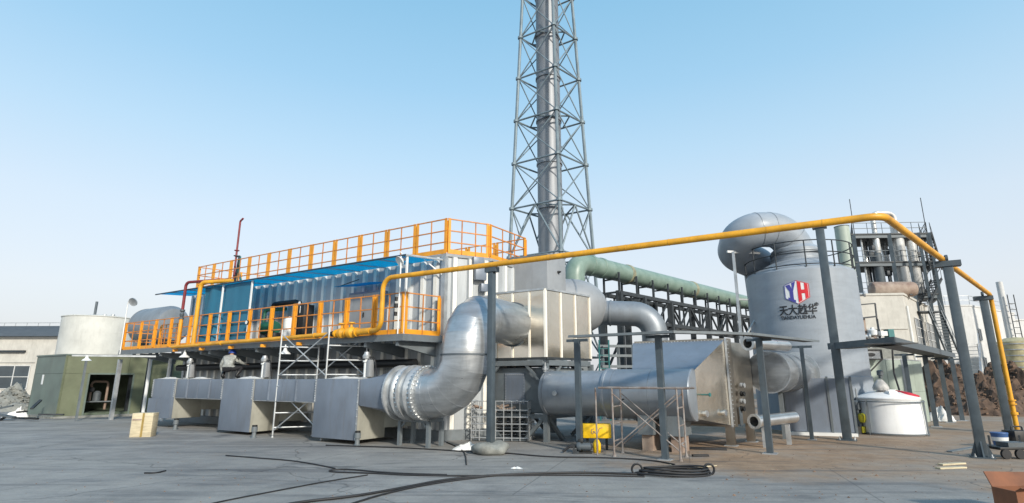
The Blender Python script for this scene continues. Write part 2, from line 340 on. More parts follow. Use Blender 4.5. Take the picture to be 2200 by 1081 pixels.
# ================================================================ guard railings
def bay(par, p, q, z0, z1, nb=1, toe=True, zs=None):
    """one railing bay from p to q; zs lets the bay slope with its deck"""
    d = (q-p).normalized(); p = p+d*.02; q = q-d*.02; n = Vector((d.y, -d.x, 0))*.012
    for s, x in ((p, 1), (q, -1)):
        MB().para(up(s, z0)-n, d*x*.1, n*2, Z*(z1-z0+.03)).build('stile', 'orange', par)
        MB().para(up(s, z0+.05)+n*1.2, d*x*.02, n*3, Z*(z1-z0-.1)).build('stile_flange', 'orange', par)
    h = z1-z0
    for k, nm in ((1., 'top_rail'), (.66, 'mid_rail'), (.33, 'mid_rail')):
        bar(nm, 'orangebar', par, up(p, z0+h*k), up(q, z0+h*k), .035)
    for k in range(nb):
        c = p+(q-p)*((k+1)/(nb+1)); bar('baluster', 'orangebar', par, up(c, z0), up(c, z1), .03)
    if toe: MB().para(up(p, z0)-n*2, q-p, n*2, Z*.15).build('toe_board', 'orange', par)
rr = T('guard_railing', 'orange guard railing around the roof of the corrugated building', 'railing', up(R0, ZR))
zt, zb = 6.97, ZR+.1
for k in range(11):
    bay(rr, up(R0+E1*(15.05*k/11), 0), up(R0+E1*(15.05*(k+1)/11), 0), zb, zt)
bay(rr, up(R0, 0), up(R1_, 0), zb, zt, 2); bay(rr, up(R1_, 0), up(R2, 0), zb, zt, 2)
BD = (up(R2-R0, 0)); e3 = BD.normalized()
pL = up(R0+E1*15.05, 0)
for k in range(2): bay(rr, pL+e3*(BD.length*k/2), pL+e3*(BD.length*(k+1)/2), zb, zt)
for k in range(3): bay(rr, up(R2+E1*1.37*k, 0), up(R2+E1*1.37*(k+1), 0), zb, zt)
# ================================================================ side walkway
ZP = 3.12; PW = 1.5
wk = T('walkway_platform', 'grey steel walkway cantilevered along the front of the corrugated building', 'platform', W(0, -PW, 0))
LW = 17.7
MB().prism([W(0, -PW, 0), W(LW, -PW, 0), W(LW, -.05, 0), W(0, -.05, 0)], ZP-.05, ZP).build('deck', 'greydark', wk)
MB().para(W(0, -PW, ZP-.2), E1*LW, E2*-.05, Z*.2).build('edge_beam', 'framegrey', wk)
MB().para(W(0, -PW-.05, ZP-.2)-E1*.06, E2*PW, E1*.06, Z*.2).build('edge_beam', 'framegrey', wk)
P0 = W(0, -PW, 0)
for u in (302, 344, 390, 430, 448, 491, 548, 610, 704, 780, 848):
    a = (V(u, 740, P0, E1)-up(P0, 0)).dot(E1); s = W(a, -PW+.03, 0)
    h = [up(s, ZP-.34), up(s-E1*.11, ZP-.34), up(s-E1*.11+E2*1.4, ZP-.62), up(s+E2*1.4, ZP-.62)]
    t = [up(s, ZP-.2), up(s-E1*.11, ZP-.2), up(s-E1*.11+E2*1.4, ZP-.2), up(s+E2*1.4, ZP-.2)]
    MB().hexa(h+t).build('bracket', 'framegrey', wk)
for a in (15.6, 17.4): rod('column', 'white', wk, W(a, -.35, 0), W(a, -.35, ZP-.2), .07)
lr = T('guard_railing', 'orange guard railing along the outer edge of the side walkway', 'railing', W(0, -PW, ZP))
zt2 = 4.36
us = [269, 302, 333, 365, 406, 447, 488, 532, 579, 628, 683, 740, 800, 864]
pts = [up(V(u, 700, P0, E1), 0)+E2*.05 for u in us]
for a, b in zip(pts, pts[1:]): bay(lr, a, b, ZP, zt2)
bay(lr, pts[-1], up(W(0, -.12, 0), 0), ZP, zt2)
q = up(W(LW-.05, -PW, 0), 0); bay(lr, q, up(W(LW-.05, -.2, 0), 0), ZP, zt2)
bq = [W(LW-.2-k*1.0, -.08, 0) for k in range(3)]
for a, b in zip(bq, bq[1:]): bay(lr, a, b, ZP, zt2)
# ================================================================ blue awning and hanging sheets
aw = T('awning', 'translucent blue sheet awning over the side walkway', 'awning', W(0, -PW, 5.5))
AL = 15.15
npn = 12
for k in range(npn):
    a0, a1 = AL*k/npn+.004, AL*(k+1)/npn-.004
    MB().plate([W(a0, -PW, 5.54), W(a1, -PW, 5.54), W(a1, -.1, 5.60), W(a0, -.1, 5.60)], .008).build('sheet', 'bluesheet', aw)
    bar('rafter', 'galv', aw, W(a0, -PW, 5.515), W(a0, -.1, 5.575), .035)
bar('rafter', 'white', aw, W(.02, -PW, 5.515), W(.02, -.1, 5.575), .05)
bar('edge_rail', 'darksteel', aw, W(0, -PW, 5.515), W(AL, -PW, 5.515), .04)
bar('brace', 'white', aw, W(.3, -.55, 5.55), W(.02, -.1, 5.1), .035)
for u in (424, 472, 534, 868):
    a = (V(u, 650, P0, E1)-up(P0, 0)).dot(E1)+.05; bar('post', 'white', aw, W(a, -PW+.09, ZP), W(a, -PW+.09, 5.5), .055)
def hang(u0, u1, curl, label):
    a0 = (V(u0, 650, P0, E1)-up(P0, 0)).dot(E1); a1 = (V(u1, 650, P0, E1)-up(P0, 0)).dot(E1)
    m = MB(); n = 12; vs = []
    for j in range(7):
        z = 5.5-(5.5-3.25)*j/6
        for i in range(n+1):
            f = i/n; b = -PW+.13+.05*math.sin(f*9+j*.7)*curl+curl*.25*max(0, f-.75)*4*(.4+.6*j/6)
            vs.append(W(a0+(a1-a0)*f, b, z))
    m.add(vs, [(j*(n+1)+i, j*(n+1)+i+1, (j+1)*(n+1)+i+1, (j+1)*(n+1)+i) for j in range(6) for i in range(n)])
    m.add([p+E2*.012 for p in vs], [(j*(n+1)+i, (j+1)*(n+1)+i, (j+1)*(n+1)+i+1, j*(n+1)+i+1) for j in range(6) for i in range(n)])
    tag(m.build('hanging_sheet', 'bluepanel', None, up(W(a0, -PW, 0), 3.25)), label, 'sheet', 'blue sheets hung under the awning')
hang(475, 532, .15, 'flat blue sheet hung between two white posts above the walkway')
hang(430, 468, 1., 'curled narrow blue sheet hung beside the yellow riser pipe')
# equipment standing on the walkway
def at_wall(u, b=-.5):
    P = W(0, b, 0); return (V(u, 690, P, E1)-up(P, 0)).dot(E1)
a0, a1 = at_wall(812, -.45), at_wall(746, -.45)
cb = T('control_cabinet', 'grey steel control cabinet standing on the walkway under the awning', 'cabinet', W(a0, -.45, ZP))
MB().para(W(a0, -.45, ZP+.02), E1*(a1-a0), E2*.35, Z*1.62).build('body', 'greypaint', cb, bevel=.02)
w = (a1-a0)/2-.03
for k in range(2): MB().para(W(a0+.02+k*(w+.02), -.47, ZP+.08), E1*w, E2*.02, Z*1.48).build('door', 'greywall', cb)
MB().para(W(a0+w-.06, -.5, ZP+.75), E1*.03, E2*.03, Z*.16).build('handle', 'black', cb)
MB().plate([W(a0-.1, -.95, 4.93), W(a1+.1, -.95, 4.93), W(a1+.1, -.1, 5.05), W(a0-.1, -.1, 5.05)], .02).build('rain_hood', 'bluesheet', cb)
bar('hood_strut', 'darksteel', cb, W(a1, -.9, 4.93), W(a1, -.1, 5.3), .03)
bu = T('burner_skid', 'dark green burner and piping standing on the walkway under the awning', 'machine', W(at_wall(590), -.6, ZP))
x0 = at_wall(640)
MB().para(W(x0, -.75, ZP), E1*2.3, E2*.55, Z*.12).build('base', 'black', bu)
MB().lathe(W(x0+.5, -.5, ZP+.12), Z, [(0, .2), (.75, .2), (.85, .1), (.9, 0)], 16).build('drum', 'white', bu)
MB().lathe(W(x0+1.2, -.55, ZP+.62), E1, [(0, .22), (.1, .26), (.7, .26), (.8, .12), (.95, .12)], 16).build('motor', 'greenmach', bu)
MB().para(W(x0+1.0, -.75, ZP+.12), E1*.5, E2*.4, Z*.3).build('pump', 'black', bu, bevel=.03)
MB().tube(fillet([W(x0+1.6, -.5, ZP+.6), W(x0+1.6, -.5, ZP+1.55), W(x0+.1, -.5, ZP+1.55), W(x0+.1, -.5, ZP+.2)], .15), .09, 10).build('pipe', 'black', bu)
MB().tube(fillet([W(x0+2.1, -.5, ZP+.3), W(x0+2.1, -.5, ZP+1.35), W(x0+1.1, -.3, ZP+1.35)], .15), .07, 10).build('pipe', 'greenmach', bu)
MB().lathe(W(x0+1.9, -.5, ZP+.12), Z, [(0, .16), (.6, .16), (.7, .08), (1.0, .08)], 14).build('filter', 'greydark', bu)
MB().para(W(x0-.45, -.6, ZP+.3), E1*.3, E2*.4, Z*1.1).build('panel', 'black', bu, bevel=.02)
def dial(u, v, b, label):
    P = W(0, b, 0); c = V(u, v, P, E1); t = T('pressure_gauge', label, 'gauge', c, 'round gauges on the walkway')
    MB().lathe(c, -N1, [(0, .085), (.05, .085)], 16).build('case', 'black', t); MB().lathe(c-N1*.052, -N1, [(0, .07), (.004, .07)], 16).build('dial', 'white', t)
    rod('stem', 'galv', t, c, c-Z*.35, .015)
dial(532, 693, -PW-.05, 'round white gauge at the blue sheet end of the walkway railing')
dial(646, 652, -.95, 'round white gauge behind the railing above the dark burner skid')
# red and white valve stem near the walkway's right end
c = V(855, 700, W(0, -PW, 0), E1); c = up(c, ZP)
st = T('slim_valve', 'slim black and white valve stem at the walkway corner post', 'valve', c)
rod('pole', 'white', st, c, c+Z*2.4, .022)
for z, r in ((.55, .05), (.8, .06), (1.0, .05)): MB().lathe(c+Z*z+E1*.12, Z, [(0, r), (.12, r)], 12).build('valve', 'black', st)
# dish floodlight under the awning corner
c = V(859, 561, W(0, -PW, 0), E1)
fl = T('dish_light', 'round white dish floodlight hung at the awning corner', 'lamp', c)
dr = (-N1-Z*.7+E1*.3).normalized()
MB().lathe(c, dr, [(-.1, .03), (-.08, .1), (0, .17), (.02, .17), (0, .15), (-.03, .1)], 20).build('shade', 'white', fl)
MB().lathe(c-dr*.1, -dr, [(0, .07), (.16, .07)], 12).build('housing', 'galv', fl); rod('arm', 'white', fl, c-dr*.2, c+Z*.3, .02)
# bell lamps below the walkway
for (u, v, lb) in ((396, 768, 'white bell lamp hanging below the walkway near its left end'), (612, 761, 'white bell lamp hanging below the walkway behind the tall scaffold')):
    c = V(u, v, W(0, -PW-.1, 0), E1); t = T('bell_lamp', lb, 'lamp', c, 'bell lamps below the walkway')
    MB().lathe(c, Z, [(0, .2), (.04, .17), (.12, .07), (.2, .05)], 16).build('shade', 'white', t); rod('stem', 'white', t, c+Z*.15, up(c, ZP-.15), .025)
# ================================================================ red vent stack on the roof
c = up(V(502, 598, W(0, .25, 0), E1), ZR+.09)
vs_ = T('vent_stack', 'thin dark red vent stack rising above the roof railing', 'pipe', c)
MB().tube(fillet([c, c+Z*3.1, c+Z*3.2-E1*.2], .1, 4), .045, 8).build('pipe', 'redpipe', vs_)
MB().lathe(c+Z*1.7, Z, [(0, .11), (.03, .11)], 12).build('flange', 'redpipe', vs_)
MB().lathe(c+Z*1.45, Z, [(0, .11), (.03, .11)], 12).build('flange', 'darksteel', vs_)
for dx in (-.35, -.15): bar('leg', 'teal', vs_, c+E1*dx, c+E1*(dx*.4-.2)+Z*1.4, .05)
bar('leg', 'darksteel', vs_, c-E1*.28-E2*.1, c-E1*.25+Z*1.45, .06); bar('arm', 'darksteel', vs_, c+Z*1.42, c-E1*.3+Z*1.42, .05); bar('brace', 'teal', vs_, c-E1*.3+Z*.75, c-E1*.75, .07)
# ================================================================ yellow gas line
ZG = 4.82
g1 = G(1057, 568, ZG); g0 = up(D(824, 598, 16.3), D(824, 598, 16.3).z); gk = G(1897, 463, ZG); g3 = G(2032, 556, ZG-.02); g4 = G(2121, 625, ZG-.02)
yl = T('gas_pipe', 'long yellow gas pipe carried across the yard on tall grey posts', 'pipe', up(g1, 0))
gb = up(g0, ZP+.12)+E1*.03; la = up(V(372, 733, W(0, -PW-.22, 0), E1), ZP-.02)
vA = up(V(796, 706, W(0, -PW-.22, 0), E1), ZP+.12)
gd = up(G(2127, 632, ZG), 0)
MB().tube(fillet([vA, up(g0, ZP+.12), g0, gk, up(gd, ZG-.02), up(gd, .0)], [.32, .35, .35, .3], 8), .072, 20).build('pipe', 'yellow', yl, ang=40)
for t_, n_ in ((.12, .02), (.2, .02), (.36, .02), (.44, .02), (.6, .02), (.68, .02), (.84, .02), (.92, .02)):
    p = g0+(gk-g0)*t_; MB().lathe(p, gk-g0, [(0, .077), (.02, .077)], 20).build('weld_band', 'yellow', yl)
p = up(gd, .95); MB().lathe(p, Z, [(0, .13), (.04, .13), (.04, .09), (.13, .09), (.13, .13), (.17, .13)], 20).build('flange', 'yellow', yl)
p = up(gd, .62); MB().lathe(p, Z, [(0, .12), (.08, .12)], 20).build('flange', 'yellow', yl)
# walkway run with valves
ya = T('gas_pipe', 'yellow gas pipe with flanged valves running along the walkway edge', 'pipe', up(vA, ZP))
vB = up(V(722, 709, W(0, -PW-.22, 0), E1), ZP+.1)
MB().tube([vB+E1*.02, la], .066, 16).build('pipe', 'yellow', ya)
MB().lathe(vB, vA-vB, [(0, .13), (.05, .13), (.05, .085), (.12, .09), (.2, .16), (.32, .16), (.4, .09), (.46, .09), (.46, .14), (.52, .14), (.52, .09), (.62, .17), (.78, .17), (.88, .09), (.92, .14), (.98, .14), (.98, .1), ((vA-vB).length, .1)], 16).build('valve_body', 'yellow', ya)
for t_ in (.26, .7):
    p = vB+(vA-vB).normalized()*t_; rod('stem', 'yellow', ya, p, p+Z*.3, .04); MB().lathe(p+Z*.28, Z, [(0, .11), (.04, .11)], 12).build('hand_wheel', 'yellow', ya)
MB().lathe(vB+E1*.1, E1, [(0, .09), (.08, .09)], 12).build('union', 'black', ya)
k0 = la+(vB-la)*.36
for t_ in (.36, .9): MB().lathe(la+(vB-la)*t_, E1, [(0, .085), (.05, .085)], 16).build('collar', 'yellow', ya)
for t_ in (.0, .2, .4, .6, .8):
    p = la+(vB-la)*t_+E1*-.1; MB().para(up(p, ZP-.2), E1*.06, E2*.2, Z*.1).build('clip', 'orange', ya)
# yellow riser at the left and red line beside it
c = up(V(416, 728, W(0, -PW-.1, 0), E1), ZP-.05)
ry = T('riser_pipe', 'yellow riser pipe climbing from the walkway edge to the awning top', 'pipe', c)
tp = up(V(430, 603, W(0, -PW-.1, 0), E1), 0); tz = V(430, 603, W(0, -PW-.1, 0), E1).z
en = V(500, 600, W(0, -PW+.4, 0), E1)
MB().tube(fillet([c, up(c, tz-.08), up(en, tz-.08)], .22), .085, 14).build('pipe', 'yellow', ry)
c = up(V(383, 733, W(0, -PW-.1, 0), E1), ZP-.02); rz = V(395, 603, W(0, -PW-.1, 0), E1).z
rp = T('red_pipe', 'dark red pipe on an orange riser at the left end of the walkway', 'pipe', c)
MB().tube([c, c+Z*1.15], .075, 12).build('riser', 'orange', rp)
MB().lathe(c+Z*1.15, Z, [(0, .1), (.06, .1), (.08, .05), (.2, .09), (.3, .05), (.34, .1), (.4, .1)], 12).build('valve', 'greydark', rp)
e_ = up(V(470, 610, W(0, -PW+.3, 0), E1), 0)
MB().tube(fillet([c+Z*1.5, up(c, rz-.1), up(e_, rz-.1)], .18), .06, 10).build('pipe', 'redpipe', rp)
# dark manifold below the walkway
mf = MB(); mf.tube([W(.6, -.45, 2.3), W(14.6, -.45, 2.3)], .13, 12); mo = mf.build('manifold_pipe', 'black', None, W(7, -.45, 2.3))
tag(mo, 'black manifold pipe along the wall below the walkway', 'pipe')
# ================================================================ grey header duct with three drop boxes
HP = G(767, 957)
def Hh(a, n, z): return up(HP+E1*a+N1*n, z)
hd = T('header_duct', 'blue-grey rectangular duct with three drop boxes below the walkway', 'duct', HP)
TOP = 1.81
MB().para(Hh(.1, .05, 1.13), E1*11.6, N1*1.05, Z*(TOP-1.13)).build('header', 'greypaint', hd, bevel=.012)
legs = ((10.15, 11.8, .36), (5.15, 6.95, .1), (.08, 1.95, .12))
for i, (q0, q1, zb_) in enumerate(legs):
    a_, b_ = Hh(q0, 0, zb_), Hh(q1, 0, zb_)
    m = MB(); m.para(a_+N1*.03, b_-a_, N1*1.10, Z*(TOP-zb_+.006)); m.build('drop_box', 'litbeige', hd, bevel=.012)
    MB().para(a_-E1*.01, b_-a_+E1*.02, N1*.028, Z*(TOP-zb_+.012)).build('front_panel', 'greypaint', hd, bevel=.008)
    m = MB(); m.para(Hh(q0+.02, 1.0, zb_+.28), E1*(q1-q0-.04), E2*1.1, Z*(1.0-.28)); m.build('inlet_duct', 'litbeige', hd)
    for q in (q0, q1):
        zz = 1.13 if not (i == 2 and q == q0) else zb_
        MB().para(Hh(q-.025, -.012, zz), E1*.05, N1*.012, Z*(TOP-zz)).build('flange', 'galv', hd)
        m = MB()
        for k in range(9): m.lathe(Hh(q, -.012, zz+.05+k*(TOP-zz-.1)/8), -N1, [(0, .016), (.016, .016), (.02, .006)], 6)
        struct(m.build('bolt_row', 'bright', hd), 'stuff')
MB().para(Hh(10.2, -.035, .36), E1*1.75, N1*.033, Z*.72).build('cover_panel', 'greypaint', hd)
for x in (9.3, 7.8, 4.3, 2.9): MB().para(Hh(x, -.0, 1.14), E1*.045, N1*.05, Z*.66).build('stiffener', 'greypaint', hd)
for x in (8.6, 3.6): MB().para(Hh(x, .035, 1.14), E1*.04, N1*.014, Z*.66).build('seam', 'greypaint', hd)
MB().para(Hh(2.0, .03, 1.11), E1*3.1, N1*.6, Z*.018).build('bottom_flange', 'galv', hd)
MB().para(Hh(7.0, .03, 1.11), E1*3.1, N1*.6, Z*.018).build('bottom_flange', 'galv', hd)
# square-to-round piece
rc, zc, RB = .60, 1.44, .66
n = 32; sq = []; ci = []
for k in range(n):
    an = 2*math.pi*k/n+math.pi/4; s_ = math.sin(an); c_ = math.cos(an); mxx = max(abs(s_), abs(c_))
    sq.append(Hh(.08, .57+.54*c_/mxx, 1.44+.36*s_/mxx)); ci.append(Hh(-1.0, rc+RB*c_, zc+RB*s_))
MB().add(sq+ci, [(k, (k+1) % n, n+(k+1) % n, n+k) for k in range(n)]).build('transition', 'greypaint', hd, ang=25)
# jacks under the duct
for (u, v) in ((376, 923), (545, 941), (767, 957)):
    c = G(u, v); h = .34
    t = T('jack_post', {376: 'small steel jack under the farthest drop box', 545: 'small steel jack under the middle drop box', 767: 'small white capped jack under the nearest drop box'}[u], 'jack', c, 'jacks under the duct')
    MB().lathe(c, Z, [(0, .1), (.02, .1), (.03, .07), (h-.16, .06), (h-.15, .09), (h, .09)], 12).build('post', 'framegrey', t)
    MB().lathe(c+Z*h, Z, [(0, .08), (.05, .08)], 12).build('cap', 'black', t)
# damper actuators on the duct
for (u, lb) in ((406, 'grey damper actuator on the duct at the far left'), (566, 'grey damper actuator on the duct left of the tall scaffold'), (786, 'grey damper actuator on the duct beside the square-to-round piece')):
    c = up(V(u, 800, HP+N1*.75, E1), TOP)
    t = T('damper_actuator', lb, 'actuator', c, 'damper actuators')
    MB().box(c, .3, .26, .06, E1).build('base', 'galv', t)
    MB().lathe(c+Z*.06, Z, [(0, .075), (.45, .075), (.45, .11), (.5, .11), (.5, .05), (.62, .05)], 14).build('cylinder', 'white', t)
    MB().box(c+E1*-.18+Z*.06, .16, .2, .52, E1).build('housing', 'greywall', t, bevel=.03)
    MB().lathe(c+Z*.62, Z, [(0, .12), (.08, .13), (.16, .08), (.2, .08)], 14).build('head', 'galv', t)
    MB().tube(fillet([c+Z*.66, c+Z*.66-E1*.35, c-E1*.5+Z*.02], .15), .018, 6).build('hose', 'rubber', t)
# plastic sheets left on the duct
for (u, s, lb) in ((365, .55, 'crumpled white plastic sheet at the far left of the duct top'), (433, .4, 'crumpled white plastic sheet left of the crouching worker'), (538, .5, 'crumpled white plastic sheet right of the crouching worker'), (742, .6, 'crumpled white plastic sheet on the duct behind the tall scaffold')):
    c = up(V(u, 812, HP+N1*.45, E1), TOP+.003); m = MB(); k = 9; vs = []
    for j in range(k):
        for i in range(k):
            x, y = i/(k-1)*2-1, j/(k-1)*2-1; r = max(0, 1-x*x)*max(0, 1-y*y)
            vs.append(c+E1*x*s+N1*y*.3+Z*(.012+r*.075*random.uniform(.5, 1.3)))
    m.add(vs, [(j*k+i, j*k+i+1, (j+1)*k+i+1, (j+1)*k+i) for j in range(k-1) for i in range(k-1)])
    m.add([up(p, TOP+.002) for p in vs], [(j*k+i, (j+1)*k+i, (j+1)*k+i+1, j*k+i+1) for j in range(k-1) for i in range(k-1)])
    tag(m.build('plastic_sheet', 'sheetwhite', None, c), lb, 'sheet', 'plastic sheets on the duct')
# ================================================================ expansion joint and big elbow
Bx = G(1175, 950)                         # foot of the insulated box's near corner
K = V(1103, 697, Bx, E1)
vl = V(1000, 800, Hh(0, rc, 0), E1)       # axis of the vertical limb
el = T('elbow_duct', 'big silver clad duct rising in an S from the bellows to the insulated box', 'duct', up(vl, 0))
js = Hh(-1.0, rc, zc)
def ring(d, r, w): return [(d, RB), (d, r), (d+w, r), (d+w, RB)]
MB().lathe(js, -E1, ring(.0, RB+.1, .05)+ring(.16, RB+.02, .02)+[(.2, RB-.02), (.26, RB+.06), (.32, RB+.09), (.38, RB+.06), (.42, RB)]+[(.45, RB)]+ring(.5, RB+.1, .05)+[(.62, RB-.01), (.7, RB+.06), (.76, RB+.08), (.82, RB+.05), (.9, RB)]+ring(.98, RB+.09, .06)+[(1.12, RB)], 48).build('bellows', 'galv', el, ang=30)
for d in (-.012, .452, .93, 1.052):
    m = MB()
    for k in range(36):
        an = 2*math.pi*k/36; x = N1; m.lathe(js-E1*d+(N1*math.cos(an)+Z*math.sin(an))*(RB+.06), -E1, [(-.02, .02), (.03, .02)], 6)
    struct(m.build('bolt_ring', 'bright', el), 'stuff')
top = K.z
path = fillet([js-E1*1.1, up(vl, zc), up(vl, top), K], [1.02, 1.0], 5)
MB().tube(path, RB, 48).build('pipe', 'clad', el, ang=12)
# seam bands of the mitred segments
for i in range(1, len(path)-1):
    d = (path[i+1]-path[i-1]).normalized(); MB().lathe(path[i]-d*.008, d, [(0, RB+.004), (.016, RB+.004)], 48).build('seam', 'clad', el)
MB().lathe(up(vl, 2.42), Z, [(0, RB+.03), (.04, RB+.03)], 48).build('flange', 'greydark', el)
dk = (K-up(vl, top)).normalized(); MB().lathe(K-dk*.05, dk, [(-.02, RB+.05), (.04, RB+.05)], 48).build('collar', 'greydark', el)
# stand below the bellows
s0 = G(858, 957); stn = T('pipe_stand', 'low grey steel stand below the bellows', 'stand', s0)
sx_, sy_ = -E1*1.05, N1*.55
for p in (s0, s0+sx_, s0+sy_, s0+sx_+sy_): bar('leg', 'framegrey', stn, p, p+Z*.66, .1)
for p, q in ((s0, s0+sx_), (s0+sy_, s0+sx_+sy_), (s0, s0+sy_), (s0+sx_, s0+sx_+sy_)): bar('beam', 'framegrey', stn, p+Z*.7, q+Z*.7, .1, .1)
for p, d in ((s0, 1), (s0+sx_, -1)): bar('gusset', 'framegrey', stn, p+Z*.45, p+Z*.66+sx_*.2*d, .04)
# ================================================================ insulated stainless box
LX, LY, zb0, zb1 = 2.39, 2.25, 2.47, 4.58
ib = T('insulated_box', 'shiny stainless insulated box with cream ribs behind the big elbow', 'box', up(Bx, zb0))
MB().para(up(Bx, zb0)+E1*.02+E2*.02, E1*(LX-.04), E2*(LY-.04), Z*(zb1-zb0-.02)).build('core', 'stainless', ib)
def faces(e, us_, L, sh):
    cuts = [0]+sorted((V(u, 700, Bx, e)-up(Bx, 0)).dot(e) for u in us_)+[L]; no = -N1 if e is E1 else Vector((E2.y, -E2.x, 0))
    for a, b in zip(cuts, cuts[1:]): MB().para(up(Bx, zb0)+e*(a+.012)+no*.0, e*(b-a-.024), no*.022, Z*(zb1-zb0)).build('panel', 'stainless', ib)
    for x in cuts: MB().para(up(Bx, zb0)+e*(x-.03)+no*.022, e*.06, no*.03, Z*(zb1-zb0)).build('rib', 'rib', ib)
    MB().para(up(Bx, zb1-.04)+no*.055, e*L, no*.02, Z*.06).build('top_trim', 'galv', ib)
    MB().para(up(Bx, zb0-.07), e*L, no*.05, Z*.07).build('bottom_trim', 'darksteel', ib)
faces(E1, (1068, 1102, 1138), LX, 1); faces(E2, (1204, 1235), LY, 1)
MB().prism([Bx, Bx+E1*LX, Bx+E1*LX+E2*LY, Bx+E2*LY], zb1, zb1+.03).build('lid', 'galv', ib)
# steel frame carrying it
fr = T('support_frame', 'grey steel frame with corner struts under the stainless box', 'frame', Bx)
for p in (Bx, Bx+E1*LX, Bx+E2*LY, Bx+E1*LX+E2*LY): bar('column', 'framegrey', fr, p, up(p, 2.28), .15)
for p, e, L in ((Bx, E1, LX), (Bx, E2, LY), (Bx+E2*LY, E1, LX), (Bx+E1*LX, E2, LY)):
    bar('top_beam', 'framegrey', fr, up(p, 2.3)+e*.08, up(p+e*(L-.08), 2.3), .13, .16)
    bar('floor_beam', 'framegrey', fr, up(p, .72)+e*.08, up(p+e*(L-.08), .72), .12, .12)
    for s, t_ in ((0, 1), (L, -1)):
        bar('strut', 'framegrey', fr, up(p+e*s, 1.55), up(p+e*(s+t_*.7), 2.24), .08); bar('strut', 'framegrey', fr, up(p+e*(s+t_*.1), .66), up(p+e*(s+t_*.75), .02), .1)
cbx = T('collector_hopper', 'grey collector hopper with bolted door inside the support frame', 'hopper', up(Bx, .8))
MB().para(up(Bx, .8)+E1*.15+E2*.15, E1*(LX-.3), E2*(LY-.3), Z*1.36).build('body', 'framegrey', cbx, bevel=.02)
dA = V(1086, 800, Bx+E2*.15, E1); dB = V(1128, 800, Bx+E2*.15, E1)
MB().para(up(dB, 1.05)-N1*.03, up(dA-dB, 0), N1*.03, Z*.95).build('door', 'greypaint', cbx)
m = MB(); dv = (dA-dB); dv.z = 0
for k in range(10):
    for z in (1.1, 1.95): m.lathe(up(dB, z)+dv*((k+.5)/10)-N1*.03, -N1, [(0, .018), (.015, .018)], 6)
    for f in (.04, .96): m.lathe(up(dB, 1.1+.085*k)+dv*f-N1*.03, -N1, [(0, .018), (.015, .018)], 6)
struct(m.build('bolt_ring', 'bright', cbx), 'stuff')
c = up(Bx, 1.3)-N1*.14-E1*.05
t = T('valve_manifold', 'small dark instrument valves strapped to the frame column', 'valve', c)
for z in (.0, .22, .5, .72): MB().lathe(c+Z*z, Z, [(0, .06), (.06, .06), (.06, .09), (.12, .09), (.12, .05), (.18, .05)], 10).build('valve', 'black' if z in (0, .5) else 'galv', t)
rod('tube', 'galv', t, c+Z*0, c+Z*1.0, .02)
# ================================================================ grey upper housing and fan drum behind the insulated box
HB = Bx+E2*1.35
hb = V(1176, 600, HB, E1); hl = V(1050, 600, HB, E1)
gh = T('upper_housing', 'plain light grey steel housing above the stainless box', 'housing', up(hb, zb1))
zt_ = V(1176, 547, HB, E1).z
MB().para(up(hb, zb1-.3), up(hl-hb, 0), E2*1.0, Z*(zt_-zb1+.3)).build('body', 'greywall', gh, bevel=.02)
MB().para(up(hb, zt_)-N1*.03, up(hl-hb, 0), E2*1.05, Z*.05).build('lid', 'framegrey', gh)
c = V(1199, 585, hb, E2); MB().lathe(c, Vector((E2.y, -E2.x, 0)), [(0, .05), (.05, .05), (.06, .03), (.12, .03)], 12).build('nozzle', 'black', gh)
dc = D(1228, 660, 20.6); dx = Vector((1, .12, 0)).normalized()
dm = T('fan_drum', 'large rounded grey fan drum beside the stainless box', 'drum', dc-Z*1.1)
MB().lathe(dc-dx*1.3, dx, [(0, 1.03), (1.3, 1.06), (1.6, 1.04), (1.95, .95), (2.25, .78), (2.5, .52), (2.62, .25), (2.64, 0)], 40).build('shell', 'greywall', dm, ang=50)
MB().lathe(dc-dx*.05, dx, [(0, 1.07), (.06, 1.07)], 40).build('seam_band', 'greypipe', dm)
for s in (-.9, .3): MB().box(up(dc+dx*s, 0), .3, 1.0, dc.z-.85, dx).build('leg', 'framegrey', dm)
p0 = D(1290, 672, 20.7); p1 = D(1404, 676, 20.2); pd = D(1424, 740, 20.2)
t = T('drum_outlet_pipe', 'grey pipe from the fan drum bending down behind the tray', 'pipe', up(p1, 0))
MB().tube(fillet([p0, p1, up(p1, .9)], .75, 8), .46, 32).build('pipe', 'greypipe', t, ang=40)
MB().lathe(p0+(p1-p0)*.18, p1-p0, [(0, .49), (.05, .49)], 32).build('collar', 'greypipe', t)
MB().box(up(p1, 0), 1.0, 1.0, .9, E1).build('plinth', 'concrete', t)
# ================================================================ long horizontal grey duct
Q = D(1497, 848, 14.6)
hz_ = T('horizontal_duct', 'long grey round duct lying between the support frame and the heat exchanger', 'duct', up(Q, 0))
L2 = 4.35; r1 = .63
col = (V(1312, 848, Q, E1)-Q); col.z = 0; cl = col.length
MB().lathe(Q, E1, [(0, .56), (.03, .66), (.06, .675), (.09, .66), (cl-.04, .66), (cl-.02, .69), (cl+.04, .69), (cl+.06, r1), (L2, r1)], 48).build('pipe', 'satin', hz_, ang=30)
for x, r in ((cl*.46, .664), (cl*.9, .664), (L2-.12, .66)): MB().lathe(Q+E1*x, E1, [(0, r), (.02, r)], 48).build('seam', 'greypipe', hz_)
c = V(1194, 845, Q-N1*.62, E1); MB().lathe(c, -N1, [(-.1, .04), (.06, .04), (.06, .07), (.1, .07)], 12).build('nozzle', 'galv', hz_)
c = V(1340, 858, Q-N1*.64, E1); MB().lathe(c, -N1, [(-.1, .02), (.08, .02)], 8).build('nozzle', 'black', hz_)
